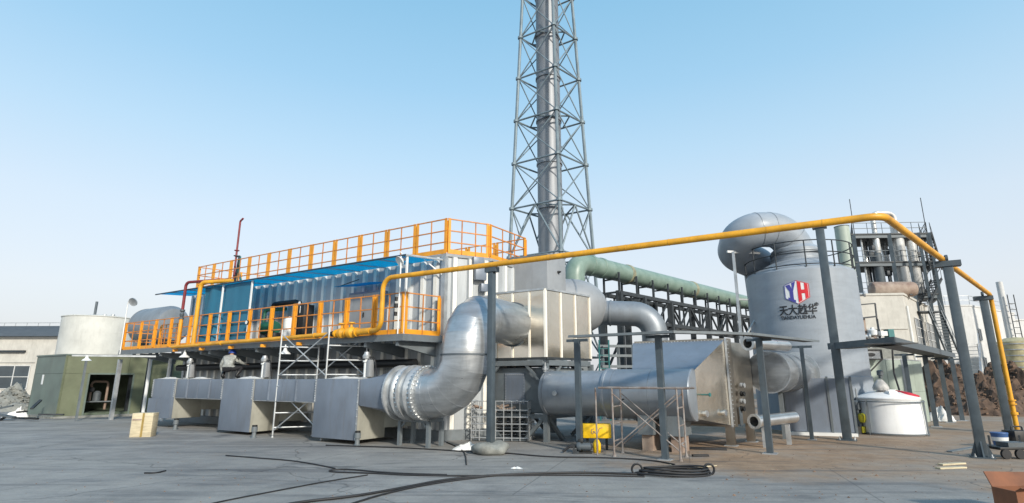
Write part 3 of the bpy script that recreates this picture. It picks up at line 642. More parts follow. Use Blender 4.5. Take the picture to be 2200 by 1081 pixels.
for u in (1398, 1460):
    c = up(V(u, 930, Q, E1), 0); MB().prism([c-E1*.14-N1*.3, c+E1*.14-N1*.3, c+E1*.14+N1*.3, c-E1*.14+N1*.3], 0, .42).build('saddle', 'rusttank', hz_); MB().prism([c-E1*.2-N1*.4, c+E1*.2-N1*.4, c+E1*.2+N1*.4, c-E1*.2+N1*.4], .4, Q.z-.5).build('saddle', 'framegrey', hz_)
# ================================================================ heat exchanger with sloped inlet hood
pA = V(1562, 800, Q, E2); zA = V(1560, 731, Q, E2).z; zD = V(1573, 914, Q, E2).z
zB = D(1498, 794, 14.6).z; zC = D(1504, 901, 14.6).z
hx = T('heat_exchanger', 'stainless heat exchanger with sloped blue-grey inlet hood on short legs', 'heat exchanger', up(pA, 0))
wE = 2.75; wF = 1.7
q0_, qA = up(Q, 0), up(pA, 0)
def hz(p, z): return up(p, z)
B_, C_, A_, D_ = hz(q0_, zB), hz(q0_, zC), hz(qA, zA), hz(qA, zD)
F_, Fc = hz(q0_+E1*wF, zB), hz(q0_+E1*wF, zC); E_, Ed = hz(qA+E1*wE, zA), hz(qA+E1*wE, zD)
no2 = Vector((E2.y, -E2.x, 0))
MB().plate([C_, D_, A_, B_], .03).build('side_panel', 'stainless', hx)
MB().plate([B_, A_, E_, F_], .03).build('hood_slope', 'greypaint', hx)
MB().plate([F_, E_, Ed, Fc], .03).build('hood_cheek', 'greywall', hx)
MB().plate([C_, Fc, Ed, D_], .03).build('hood_floor', 'greypaint', hx)
m = MB()
for k in range(28): m.lathe(A_+(E_-A_)*((k+.5)/28)+Z*.0-N1*.02, -N1, [(0, .014), (.02, .014)], 6)
struct(m.build('bolt_row', 'bright', hx), 'stuff')
LBX = 1.75
MB().para(hz(qA, zD)+E2*.30, E1*wE, E2*(LBX-.3), Z*(zA-zD-.04)).build('body', 'stainwarm', hx, bevel=.02)
MB().para(hz(qA, zD-.05)+no2*.06, E1*(wE), E2*.3, Z*(zA-zD+.1)).build('tube_sheet', 'stainwarm', hx)
MB().para(hz(qA, zD-.05)+no2*.06-E2*.03, E1*.05, E2*.05, Z*(zA-zD+.1)).build('flange', 'galv', hx)
m = MB()
for k in range(22): m.lathe(hz(qA+no2*.075+E2*.02, zD+.02+k*(zA-zD)/21.5), no2, [(0, .015), (.015, .015)], 6)
struct(m.build('bolt_row', 'bright', hx), 'stuff')
for (a, b, w_) in ((.1, .12, .2), (.1, 1.5, .2), (2.4, .12, .2), (2.4, 1.5, .2)):
    p = qA+E1*a+E2*b; MB().box(p, .22, .2, zD+.02, E1).build('leg', 'stainwarm', hx); MB().box(p, .34, .32, .02, E1).build('foot_plate', 'galv', hx)
def onside(u, v): return V(u, v, Q, E2)
for (u, v) in ((1512, 889), (1552, 887)):
    c = onside(u, v); MB().lathe(c, no2, [(0, .06), (.06, .06), (.06, .085), (.1, .085)], 16).build('port_cap', 'bright', hx)
c = onside(1508, 848); MB().lathe(c, no2, [(0, .02), (.2, .02)], 8).build('drain_valve', 'teal', hx); MB().lathe(c+no2*.2, no2, [(0, .05), (.03, .05)], 10).build('valve_wheel', 'teal', hx)
for v in (828, 846, 862, 878):
    c = onside(1586, v)+no2*.07; MB().lathe(c, no2, [(0, .075), (.05, .075), (.06, .05), (.09, .05), (.09, .07), (.12, .07)], 14).build('nozzle', 'galv' if v in (828, 862) else 'black', hx)
MB().para(up(onside(1582, 880), onside(1582, 915).z)+no2*.065, E2*.2, no2*.02, Z*.5).build('nozzle_plate', 'greydark', hx)
# stub pipes with open flanged ends
def stub(a, b, r, lb):
    d = (b-a); t = T('stub_pipe', lb, 'pipe', a, 'open stub pipes at the heat exchanger')
    MB().hollow(a, d, d.length, r, .02, 28).build('pipe', 'bright', t); MB().hollow(a-d.normalized()*.01, d, .05, r*1.28, r*.42, 28).build('flange', 'galv', t)
    MB().lathe(a+d*.5, d, [(0, r-.03), (.01, r-.03)], 20).build('blind', 'black', t)
    return t
t = stub(D(1620, 906, 15.4), D(1706, 896, 16.6), .155, 'shiny open stub pipe low at the heat exchanger, on a stand'); a = D(1640, 906, 15.7)
bar('stand', 'galv', t, up(a, 0), up(a, a.z-.15), .12); bar('stand', 'galv', t, up(D(1690, 900, 16.4), 0), D(1690, 900, 16.4)-Z*.15, .12)
stub(D(1606, 738, 15.6), D(1690, 744, 17.2), .155, 'shiny open stub pipe high at the heat exchanger beneath the tray')
# ================================================================ scrubber tank
TC = Vector((11.6, 21.8, 0)); TR = 1.98
pj_ = up(qA+E1*1.1+E2*LBX, 0); ct = D(1660, 800, pj_.y+.2)
lk = T('outlet_duct', 'short grey clad duct from heat exchanger to the scrubber tank', 'duct', up(pj_, 0))
s_ = up(V(1650, 800, qA+E1*.9+E2*LBX, E1), 2.02); e_ = up(TC, 2.05)+(s_-TC).normalized()*1.6; e_.z = 2.05
MB().tube([s_, e_], .60, 40).build('pipe', 'clad', lk)
d_ = (e_-s_).normalized()
for x in (0, .5, .95): MB().lathe(s_+(e_-s_)*x*.5, d_, [(0, .63), (.04, .63)], 40).build('seam', 'clad', lk)
MB().lathe(s_+d_*((e_-s_).length-.75), d_, [(0, .72), (.06, .72)], 40).build('flange', 'galv', lk)
bar('leg', 'framegrey', lk, up(s_+d_*1.2, 0), up(s_+d_*1.2, 1.5), .12)
tk = T('scrubber_tank', 'tall grey scrubber tank with company lettering and gooseneck duct on top', 'tank', TC)
zt3 = 5.95
MB().lathe(TC, Z, [(0, TR+.04), (1.9, TR+.04), (1.92, TR), (zt3-.12, TR), (zt3-.02, TR-.06), (zt3+.02, TR-.16)], 72).build('shell', 'tankgrey', tk, ang=30)
MB().lathe(TC+Z*(zt3+.02), Z, [(0, TR-.16), (.42, 1.0), (.5, 1.0)], 64).build('cone_roof', 'tankgrey', tk, ang=30)
MB().lathe(TC+Z*(zt3+.5), Z, [(0, .93), (.45, .93), (.62, .73)], 48).build('neck', 'tankgrey', tk, ang=30)
for z in (zt3+.52, zt3+.72, zt3+.80): MB().lathe(TC+Z*z, Z, [(0, .98), (.05, .98)], 48).build('flange', 'greypipe', tk)
for z in (1.92, 2.4, 3.0, 3.55, 4.15, 4.75, 5.3): MB().lathe(TC+Z*z, Z, [(0, TR+.004), (.012, TR+.004)], 72).build('weld_seam', 'tankgrey', tk)
nz = zt3+.9
e_l = Vector((-.95, -.2, 0)).normalized()
gp = fillet([up(TC, nz-.3), up(TC, nz+.98), up(TC, nz+.82)+e_l*2.42, up(TC, nz+.2)+e_l*2.42+Vector((.3, 1.6, 0)), up(TC, nz-.15)+Vector((-.7, 1.75, 0)), up(TC, 4.0)+Vector((-.2, 2.6, 0))], [1.15, .72, .7, .5], 9)
MB().tube(gp, .71, 48).build('gooseneck', 'tankgrey', tk, ang=30)
for i in (5, 10, 12): 
    d = (gp[i+1]-gp[i-1]).normalized(); MB().lathe(gp[i], d, [(0, .72), (.03, .72)], 40).build('seam', 'greypipe', tk)
# ring railing on the tank
for z in (.1, .55, 1.0):
    m = MB(); m.tube([TC+Z*(zt3-.05+z)+Vector((math.cos(2*math.pi*k/48), math.sin(2*math.pi*k/48), 0))*(TR-.02) for k in range(49)], .022, 6, cap=False); m.build('ring_rail', 'darksteel', tk)
for k in range(12):
    an = 2*math.pi*(k+.35)/12; p = TC+Vector((math.cos(an), math.sin(an), 0))*(TR-.02); rod('rail_post', 'darksteel', tk, up(p, zt3-.05), up(p, zt3+.95), .025)
# nozzles and small fittings on the tank's right side
for (an, z) in ((-25, 5.0), (-20, 3.4)):
    d = Vector((math.cos(R(an)), math.sin(R(an)), 0)); MB().lathe(up(TC, z)+d*TR, d, [(-.05, .06), (.15, .06), (.15, .11), (.2, .11)], 12).build('nozzle', 'galv', tk)
# lettering wrapped on the shell
def lettering(txt, size, ang0, z, m, name='lettering', depth=.012, sx=1.25, shear=0):
    cu = bpy.data.curves.new(name, 'FONT'); cu.body = txt; cu.size = size; cu.align_x = 'CENTER'; cu.align_y = 'CENTER'; cu.extrude = .004; cu.resolution_u = 3
    cu.offset = size*(.018 if name == 'lettering' else .010)
    o = bpy.data.objects.new(name, cu); COL.objects.link(o); bpy.context.view_layer.update()
    me = bpy.data.meshes.new_from_object(o.evaluated_get(bpy.context.evaluated_depsgraph_get())); bpy.data.objects.remove(o); bpy.data.curves.remove(cu)
    bm = bmesh.new(); bm.from_mesh(me)
    for _ in range(3):
        es = [e for e in bm.edges if e.calc_length() > .12]
        if es: bmesh.ops.subdivide_edges(bm, edges=es, cuts=1); bmesh.ops.triangulate(bm, faces=[f for f in bm.faces if len(f.verts) > 4])
    wrap(bm, ang0, z, sx, depth); me2 = bpy.data.meshes.new(name); bm.to_mesh(me2); bm.free(); bpy.data.meshes.remove(me)
    me2.materials.append(MT[m]); ob = bpy.data.objects.new(name, me2); COL.objects.link(ob); ob.parent = tk; return ob
def wrap(bm, ang0, z, sx, depth):
    for v in bm.verts:
        a = ang0+v.co.x*sx/TR; r = TR+depth+v.co.z; v.co = Vector((math.cos(a)*r, math.sin(a)*r, z+v.co.y))
def tank_at(u, v):
    d = ray(u, v); o = EY-TC; A = d.x**2+d.y**2; Bq = 2*(o.x*d.x+o.y*d.y); Cq = o.x**2+o.y**2-TR**2
    s = (-Bq-math.sqrt(Bq*Bq-4*A*Cq))/(2*A); p = EY+d*s; return math.atan2(p.y-TC.y, p.x-TC.x), p.z
aL, zL = tank_at(1714, 667); aL2, zL2 = tank_at(1714, 682); aH, zH = tank_at(1712, 627); aR_, zR_ = tank_at(1754, 654)
lettering('天大越华', .40, aL, zL, 'ink', sx=.80); lettering('TIANDAYUEHUA', .185, aL2, zL2, 'ink', 'lettering_latin', sx=.83)
lettering('®', .17, aR_, zR_, 'ink', 'lettering_latin', sx=1.1)
def emblem(polys, m, name, d=.010):
    bm = bmesh.new()
    for pl in polys:
        f = bm.faces.new([bm.verts.new((x, y, 0)) for x, y in pl])
    for _ in range(2): bmesh.ops.subdivide_edges(bm, edges=[e for e in bm.edges if e.calc_length() > .15], cuts=1)
    bmesh.ops.triangulate(bm, faces=bm.faces); r = bmesh.ops.extrude_face_region(bm, geom=bm.faces[:])
    for v in r['geom']:
        if isinstance(v, bmesh.types.BMVert): v.co.z -= .012
    wrap(bm, aH, zH, 1, d); bmesh.ops.recalc_face_normals(bm, faces=bm.faces)
    me = bpy.data.meshes.new(name); bm.to_mesh(me); bm.free(); me.materials.append(MT[m]); ob = bpy.data.objects.new(name, me); COL.objects.link(ob); ob.parent = tk
h, w = .40, .40
def line(p, q, t=.012):
    dx_, dy_ = q[0]-p[0], q[1]-p[1]; l = math.hypot(dx_, dy_); nx, ny = -dy_/l*t/2, dx_/l*t/2; return [(p[0]-nx, p[1]-ny), (q[0]-nx, q[1]-ny), (q[0]+nx, q[1]+ny), (p[0]+nx, p[1]+ny)]
hexp = [(-w, .27), (0, h+.02), (w, .27), (w, -.22), (0, -h-.05), (-w, -.22)]
emblem([hexp], 'white', 'emblem_field', .012)
emblem([line(hexp[0], hexp[1], .02), line(hexp[3+2], hexp[0], .02), line(hexp[4], hexp[5], .02)], 'logoblue', 'emblem_outline', .018)
emblem([line(hexp[1], hexp[2], .02), line(hexp[2], hexp[3], .02), line(hexp[3], hexp[4], .02)], 'logored', 'emblem_outline', .018)
Y_ = [[(-.37, .25), (-.22, .30), (-.15, .12), (-.24, .03)], [(-.15, .34), (-.02, .39), (-.12, .03), (-.24, .03), (-.15, .12)], [(-.24, .03), (-.12, .03), (-.12, -.37), (-.24, -.31)]]
emblem(Y_+[[(-.30, -.27), (-.06, -.39), (-.06, -.31), (-.30, -.19)]], 'logoblue', 'emblem_letter', .018)
emblem([[(.03, .39), (.15, .34), (.15, -.33), (.03, -.40)], [(.26, .31), (.37, .26), (.37, -.22), (.26, -.28)], [(.15, .07), (.26, .07), (.26, -.07), (.15, -.07)]], 'logored', 'emblem_letter', .018)
# grey screen panels round the tank's foot
sp = T('screen_panel', 'dark grey panel screen standing before the foot of the scrubber tank', 'screen', up(D(1760, 935, 19.4), 0))
s0, s1 = D(1692, 935, 19.3), D(1843, 940, 18.6); dn = (s1-s0); dn.z = 0
for k in range(3): MB().para(up(s0+dn*(k/3), .12)+dn*.006, dn*(1/3-.012), Vector((-dn.y, dn.x, 0)).normalized()*.04, Z*1.72).build('panel', 'greypaint', sp)
for k in range(4): bar('post', 'framegrey', sp, up(s0+dn*(k/3), 0), up(s0+dn*(k/3), 1.9), .07)
MB().para(up(s0, 0)-Vector((-dn.y, dn.x, 0)).normalized()*.1, dn, Vector((-dn.y, dn.x, 0)).normalized()*.2, Z*.1).build('kerb', 'white', sp)
# side ladder post left of the tank
a = D(1592, 720, 21.6); lp = T('ladder_mast', 'pale steel mast with ladder loops left of the scrubber tank', 'mast', up(a, 0))
zt4 = D(1582, 541, 21.6).z
bar('post', 'galv', lp, up(a, 0), up(a, zt4), .1); bar('arm', 'galv', lp, up(a, zt4)-Vector((.25, 0, 0)), up(a, zt4)+Vector((1.2, .3, 0)), .09)
for k in range(1): bar('strut', 'galv', lp, up(a, 3.2), up(a, 4.1)+Vector((.7, .2, 0)), .06)
bar('strut', 'galv', lp, up(a, 4.9), up(a, 4.9)+Vector((.5, .15, 0)), .06)
# ================================================================ overhead trays on posts
def tray(lb, pts, z, posts, w=.42, fas=.06, mt='framegrey'):
    t = T('overhead_tray', lb, 'tray', up(posts[0][0], 0))
    for a, b in zip(pts, pts[1:]):
        d = (b-a).normalized(); n = Vector((-d.y, d.x, 0)); n = n if n.y > 0 else -n
        MB().prism([a, b, b+n*w, a+n*w], z, z+.03).build('deck', 'roofdark', t)
        MB().para(up(a, z-.02)-n*.02, b-a, n*.02, Z*fas).build('fascia', mt, t)
    for p, w_ in posts:
        bar('post', 'steelpost', t, up(p, 0), up(p, z-.01), w_); MB().box(up(p, 0), w_*2.2, w_*2.2, .02, E1).build('base_plate', 'galv', t)
        bar('cross_arm', 'steelpost', t, up(p, z-.05)-E1*.3, up(p, z-.05)+E1*.3, .07)
    return t
zq = 2.86
tray('low tray on grey posts passing before the horizontal duct and heat exchanger', [up(G(u, v, zq), 0) for u, v in ((1221, 724), (1446, 714), (1614, 718), (1759, 734))], zq,
     [(G(1246, 972), .13), (G(1430, 988), .14), (G(1655, 975), .15), (G(1745, 945), .11)])
zq2 = 2.75
tray('low tray on grey posts beside the pale green shed', [up(G(u, v, zq2), 0) for u, v in ((1780, 750), (1921, 738), (2052, 768))], zq2,
     [(G(2012, 917), .16), (G(2042, 908), .16), (G(2068, 904), .16), (G(1968, 925), .14)], .7, .2, 'steelpost')
# ================================================================ tall posts of the gas pipe
def gpost(p, zt5, w, lb, foot=None, armw=.5, clamp=True):
    t = T('pipe_post', lb, 'post', p, 'tall grey steel posts in the yard')
    MB().box(up(p, .0), w, w, zt5, E1).build('column', 'steelpost', t, bevel=.012)
    MB().box(up(p, zt5), armw, w*1.25, .14, E1).build('saddle', 'steelpost', t)
    if foot == 'boulder':
        m = MB(); m.lathe(up(p, 0), Z, [(0, .36), (.06, .44), (.16, .46), (.24, .38), (.29, .22), (.3, 0)], 20)
        for v in m.v: v.x += .05*math.sin(v.y*9+v.z*14); v.y += .05*math.sin(v.x*11); v.z *= 1+.12*math.sin(v.x*8+v.y*5)
        m.build('concrete_foot', 'concrete', t, ang=60)
    elif foot == 'flare':
        MB().box(up(p, 0), w*2.2, w*2.2, .03, E1).build('base_plate', 'steelpost', t)
        for d in (E1, -E1, N1, -N1): 
            q = up(p, .03)+d*w/2; s = Vector((-d.y, d.x, 0))*.015
            MB().add([q-s, q+d*w*.6-s, q-s+Z*.35, q+s, q+d*w*.6+s, q+s+Z*.35], [(0, 1, 2), (5, 4, 3), (0, 3, 4, 1), (1, 4, 5, 2), (2, 5, 3, 0)]).build('gusset', 'steelpost', t)
    else: MB().box(up(p, 0), w*2, w*2, .03, E1).build('base_plate', 'steelpost', t)
    if foot != 'boulder':
        for sx_ in (-1, 1):
            for sy_ in (-1, 1): MB().lathe(up(p, .03)+E1*w*.78*sx_+N1*w*.78*sy_, Z, [(0, .03), (.025, .03), (.025, .014), (.07, .014)], 6).build('anchor_bolt', 'galv', t)
    if clamp: MB().hollow(up(p, zt5+.22)-E1*.03, E1, .06, .092, .017, 20).build('pipe_clamp', 'steelpost', t)
gpost(up(g1, 0), ZG-.22, .165, 'grey pipe post on a rough concrete foot before the big elbow', 'boulder', .34)
p2_ = G(1821, 946); gpost(p2_, D(1771, 491, p2_.y).z, .25, 'tall grey post standing between the scrubber tank and the white dosing tank', None, .42, False)
gpost(up(g3, 0)+Vector((.05, .05, 0)), ZG-.22, .2, 'thick grey pipe post with gusseted foot at the right', 'flare', .54)
gpost(up(G(2112, 632, ZG), 0)-Vector((.03, 0, 0)), ZG-.22, .22, 'thick grey pipe post beside the yellow downpipe at the far right', None, .54)
# ================================================================ chimney and lattice tower
CHX, CHY = 2.48, 34.0
ch = T('chimney_stack', 'tall grey steel chimney inside the lattice tower', 'chimney', (CHX, CHY, 0)); cc = Vector((CHX, CHY, 0))
lv = [0, 3.1, 6.2, 9.3, 12.55, 15.64, 18.72, 21.89, 25.07, 28.3, 31.6]
for a, b in zip(lv, lv[1:]): MB().lathe(cc+Z*(a+.03), Z, [(0, .80), (b-a-.05, .80)], 40).build('section', 'chim', ch)
for z in lv[1:]: MB().lathe(cc+Z*(z-.08), Z, [(0, .86), (.12, .86)], 40).build('flange', 'chim', ch)
lt = T('lattice_tower', 'pale steel lattice tower bracing the tall chimney', 'tower', (CHX, CHY, 0))
def rad(z): return 2.48-(z-12.55)*.0475
ang = [Vector((.17, -1, 0)), Vector((1.04, .05, 0)), Vector((-.1, 1, 0)), Vector((-1.0, -.05, 0))]
def nd(k, z):
    r = rad(z); d = ang[k % 4]; return Vector((CHX+d.x*r, CHY+d.y*r*.82, z))
for k in range(4):
    for a, b in zip(lv, lv[1:]): MB().tube([nd(k, a), nd(k, b)], .105, 8).build('leg', 'lattice', lt)
    for z in lv[1:]:
        MB().lathe(nd(k, z)-Z*.08, Z, [(0, .19), (.16, .19)], 10).build('node_flange', 'lattice', lt)
for i, z in enumerate(lv[1:], 1):
    zl = lv[i-1]
    for k in range(4):
        A0, A1, B0, B1 = nd(k, zl), nd(k, z), nd(k+1, zl), nd(k+1, z)
        rod('girt', 'lattice', lt, A1, B1, .06, 6)
        if z > 15:
            if z > 15.7 or True:
                rod('brace', 'lattice', lt, A0, B1, .042, 6); rod('brace', 'lattice', lt, B0, A1, .042, 6)
        else:
            M_ = (A1+B1)/2; rod('brace', 'lattice', lt, A0, M_, .058, 6); rod('brace', 'lattice', lt, B0, M_, .058, 6)
            for q0_, q1_ in ((A0, A1), (B0, B1)):
                h_ = (q0_+M_)/2; rod('brace', 'lattice', lt, h_, q1_, .04, 6)
                rod('brace', 'lattice', lt, h_, (q1_*.5+q0_*.5), .035, 6) if False else None
    if i % 2 == 0:
        for k in range(4):
            a, b, c = nd(k, z), nd(k+1, z), nd(k+2, z); rod('plan_brace', 'lattice', lt, (a+b)/2, (b+c)/2, .055, 6)
# ================================================================ green fibreglass pipe and truss bridge
gA = D(1286, 575, 29.0); DG = E2; gE = gA+DG*26
gp_ = T('fibreglass_pipe', 'long pale green fibreglass pipe on the truss bridge', 'pipe', up(gA, 0))
st_ = gA-DG*2.1
MB().tube(fillet([up(st_, 4.0), up(st_, gA.z), gE], .8, 6), .52, 36).build('pipe', 'frp', gp_, ang=20)
for x in (.05, 2.6, 10.3, -.9): MB().lathe(gA+DG*x, DG, [(0, .53), (.03, .56), (.25, .56), (.28, .53)], 36).build('joint_band', 'frpband' if x in (2.6, 10.3) else 'frp', gp_)
br = T('truss_bridge', 'dark steel truss bridge below the green pipe', 'bridge', up(gA, 0))
zt6, zb6 = 6.35, 4.95; off = -N1*0
TB = up(D(1308, 640, 29.4), 0); LT = 24.0; nsp = 18
sd_ = Vector((DG.y, -DG.x, 0))*.55
for s in (-1, 1):
    o_ = TB+sd_*s
    bar('chord', 'darksteel', br, up(o_, zt6), up(o_+DG*LT, zt6), .2); bar('chord', 'darksteel', br, up(o_+DG*0, zb6), up(o_+DG*LT, zb6), .2)
    for k in range(nsp+1): bar('vertical', 'darksteel', br, up(o_+DG*(LT*k/nsp), zb6), up(o_+DG*(LT*k/nsp), zt6), .1)
    for k in range(nsp):
        a, b = (zb6, zt6) if k % 2 else (zt6, zb6); bar('diagonal', 'darksteel', br, up(o_+DG*(LT*k/nsp), a), up(o_+DG*(LT*(k+1)/nsp), b), .09)
for k in range(nsp+1):
    bar('cross_beam', 'darksteel', br, up(TB-sd_+DG*(LT*k/nsp), zt6), up(TB+sd_+DG*(LT*k/nsp), zt6), .1)
    if k < nsp and k % 2 == 0: bar('cross_beam', 'darksteel', br, up(TB-sd_+DG*(LT*k/nsp), zb6), up(TB+sd_+DG*(LT*(k+1)/nsp), zb6), .08)
for k in range(13):
    p = TB+DG*(.3+k*1.75); bar('pipe_support', 'darksteel', br, up(p-sd_*.9, zt6), up(p-sd_*.9, gA.z-.1), .1)
    bar('pipe_support', 'darksteel', br, up(p+sd_*.9, zt6), up(p+sd_*.9, gA.z-.2), .1); bar('saddle', 'darksteel', br, up(p-sd_*.9, gA.z-.55), up(p+sd_*.9, gA.z-.55), .08)
for x in (.2, 2.6, 5.6, 10.5, 14.8, 23):
    for s in (-1, 1): bar('leg', 'darksteel', br, up(TB+DG*x+sd_*s, 0), up(TB+DG*x+sd_*s, zt6), .3)
    bar('leg_brace', 'darksteel', br, up(TB+DG*x-sd_, 2), up(TB+DG*x+sd_, 4), .1)
# pipe rack, drums and wall glimpsed below the bridge
rk = T('pipe_rack', 'low steel pipe rack glimpsed between the stainless box and the exchanger hood', 'rack', D(1320, 800, 27))
z0 = 0
for x in (1296, 1330, 1362, 1395):
    p = up(D(x, 800, 26.5), 0); bar('column', 'framegrey', rk, p, up(p, 3.4), .12)
for z in (1.6, 2.4, 2.9, 3.35):
    bar('beam', 'framegrey' if z > 2 else 'darksteel', rk, up(D(1285, 800, 26.4), z), up(D(1400, 800, 26.6), z), .12)
for k, u in enumerate((1326, 1338, 1350, 1362, 1374)):
    p = up(D(u, 800, 26.0), 0); t = tag(MB().lathe(p, Z, [(0, .16), (1.7, .16), (1.85, .08), (1.95, .08)], 14).build('gas_cylinder', 'greydark', None, p), ['leftmost', 'second from left', 'middle', 'second from right', 'rightmost'][k]+' grey gas cylinder standing before the low pipe rack', 'cylinder', 'gas cylinders by the rack')
p = up(D(1287, 800, 25.6), 0); tl = T('teal_ladder', 'teal painted ladder frame beside the stainless box', 'ladder', p)
for x in (0, .45): bar('rail', 'teal', tl, p+Vector((x, 0, 0)), up(p, 3.6)+Vector((x+.1, .3, 0)), .06)
for k in range(11): bar('rung', 'teal', tl, up(p, .3*k+.2)+Vector((.01*k, .03*k, 0)), up(p, .3*k+.2)+Vector((.45+.01*k, .03*k, 0)), .035)
# ================================================================ buildings far behind
def building(name_lb, P, e, L, e_, L_, zt7, mw, wins=(), roof=None, par=None):
    t = T('building', name_lb, 'building', up(P, 0)); no = Vector((e.y, -e.x, 0)); no = -no if no.dot(up(P, 0)) > 0 else no
    MB().prism([P, P+e*L, P+e*L+e_*L_, P+e_*L_], 0, zt7).build('wall', mw, t)
    MB().prism([P-e*.1-e_*.1, P+e*(L+.1)-e_*.1, P+e*(L+.1)+e_*(L_+.1), P-e*.1+e_*(L_+.1)], zt7, zt7+.18).build('parapet', mw if not roof else roof, t)
    return t, no
def window(t, P, e, x0, x1, z0, z1, no, mull=2, horiz=0):
    w = MB().para(up(P+e*x0+no*.01, z0), e*(x1-x0), no*.03, Z*(z1-z0)).build('window', 'glass', t)
    for x in [x0, x1]+[x0+(x1-x0)*(k+1)/mull for k in range(mull-1)]: MB().para(up(P+e*(x-.035)+no*.04, z0-.03), e*.07, no*.05, Z*(z1-z0+.06)).build('mullion', 'plaster', w)
    for z in [z0-.04, z1-.02]+[z0+(z1-z0)*(k+1)/(horiz+1) for k in range(horiz)]: MB().para(up(P+e*x0+no*.041, z), e*(x1-x0), no*.047, Z*.06).build('transom', 'plaster', w)
# cream two-storey building at the right
Pc = up(D(1960, 760, 46), 0); e_r = E2.copy(); e_lf = Vector((-1, .12, 0)).normalized()
zc_ = D(1952, 634, 46).z
t, no = building('cream two-storey building behind the tray at the right', Pc, e_lf, 6.5, e_r, 11, zc_, 'cream')
nr = Vector((e_r.y, -e_r.x, 0))
for u0, u1 in ((1966, 1981), (1988, 2003)):
    x0, x1 = [(V(u_, 700, Pc, e_r)-up(Pc, 0)).dot(e_r) for u_ in (u0, u1)]; window(t, Pc, e_r, x0, x1, 4.6, 7.1, nr, 2, 2)
window(t, Pc, e_r, 7.6, 8.1, 5.2, 6.2, nr, 1)
for x0 in (3.2, 4.2): window(t, Pc, e_lf, x0-1.0, x0-.1, 4.3, 6.0, no, 1, 1)
MB().para(up(Pc, 5.9)+no*.03, e_lf*6.5, no*.05, Z*.08).build('string_course', 'cream', t)
p = Pc+e_r*.35+nr*.12; rod('downpipe', 'white', t, up(p, 0), up(p, zc_-.9), .08)
# steel process tower on top of / behind it
PT = up(D(1847, 600, 52), 0); ex = Vector((1, -.06, 0)).normalized(); ey = Vector((.5, .86, 0)).normalized(); WX = 7.0; WY = 5.5
tw = T('process_tower', 'dark steel process tower with stainless columns above the cream building', 'tower', PT)
zl1, zl2, zl3 = D(1847, 563, 52).z, D(1847, 503, 52).z, 0
for a in (0, .48, 1):
    for b in (0, 1): bar('column', 'steelpost', tw, PT+ex*WX*a+ey*WY*b, up(PT+ex*WX*a+ey*WY*b, zl2), .34)
for z in (zl1, zl2, D(1847, 632, 52).z):
    MB().prism([PT-ex*.2-ey*.2, PT+ex*(WX+.2)-ey*.2, PT+ex*(WX+.2)+ey*(WY+.2), PT-ex*.2+ey*(WY+.2)], z-.12, z).build('deck', 'darksteel', tw)
    for p, q in ((PT, PT+ex*WX), (PT+ex*WX, PT+ex*WX+ey*WY), (PT, PT+ey*WY)):
        bar('beam', 'steelpost', tw, up(p, z-.28), up(q, z-.28), .16, .32)
        for h_ in (.55, 1.1): bar('hand_rail', 'steelpost', tw, up(p, z+h_), up(q, z+h_), .05)
        for k in range(6): bar('rail_post', 'steelpost', tw, up(p+(q-p)*k/5, z), up(p+(q-p)*k/5, z+1.1), .05)
def colm(x, y, r, za, zb8, m='vessel'):
    c = PT+ex*WX*x+ey*WY*y; MB().lathe(up(c, za), Z, [(0, r*.9), (.1, r), (zb8-za-.2, r), (zb8-za, r*.6)], 24).build('vessel', m, tw)
zb9 = D(1847, 632, 52).z
colm(.30, .06, .3, zl1+.9, zl2+.2); colm(.60, .1, .5, zb9-.2, zl2+1.2); colm(.77, .12, .42, zb9, zl2-.5); colm(.28, .08, .42, zb9+.5, zl1+1.0, 'greydark'); colm(.62, .75, .4, zb9, zl2); colm(.8, .3, .3, zb9, zl1+1.5); colm(.44, .6, .3, zl1, zl2-.4); colm(.15, .55, .25, zb9, zl2-.6)
MB().tube(fillet([up(PT+ex*WX*.30+ey*WY*.06, zl2+.2), up(PT+ex*WX*.30+ey*WY*.06, zl2+2.2), up(PT+ex*WX*.60+ey*WY*.1, zl2+2.2), up(PT+ex*WX*.60+ey*WY*.1, zl2+1.2)], .6), .22, 14).build('overhead_pipe', 'vessel', tw)
for k, (x, y) in enumerate(((.1, .1), (.18, .4), (.45, .5), (.85, .2), (.88, .5), (.2, .15), (.93, .3))): rod('pipe', 'darksteel' if k % 2 else 'galv', tw, up(PT+ex*WX*x+ey*WY*y, zb9), up(PT+ex*WX*x+ey*WY*y, zl2-.3), .09)
for (x, z) in ((.25, zl1+1.2), (.45, zl1+.8), (.85, zl1+.5), (.6, zb9+1.0), (.2, zl1+.6), (.4, zb9+1.8)): MB().box(up(PT+ex*WX*x+ey*.4, z), .5, .4, .5, ex).build('equipment_box', 'darksteel', tw, bevel=.05)
for u, v0, v1 in ((1833, 425, 500), (2010, 420, 500)):
    p = up(PT+ex*WX*(.02 if u < 1900 else .99), zl2); rod('lightning_rod', 'darksteel', tw, p, p+Z*3.6, .035, 6)
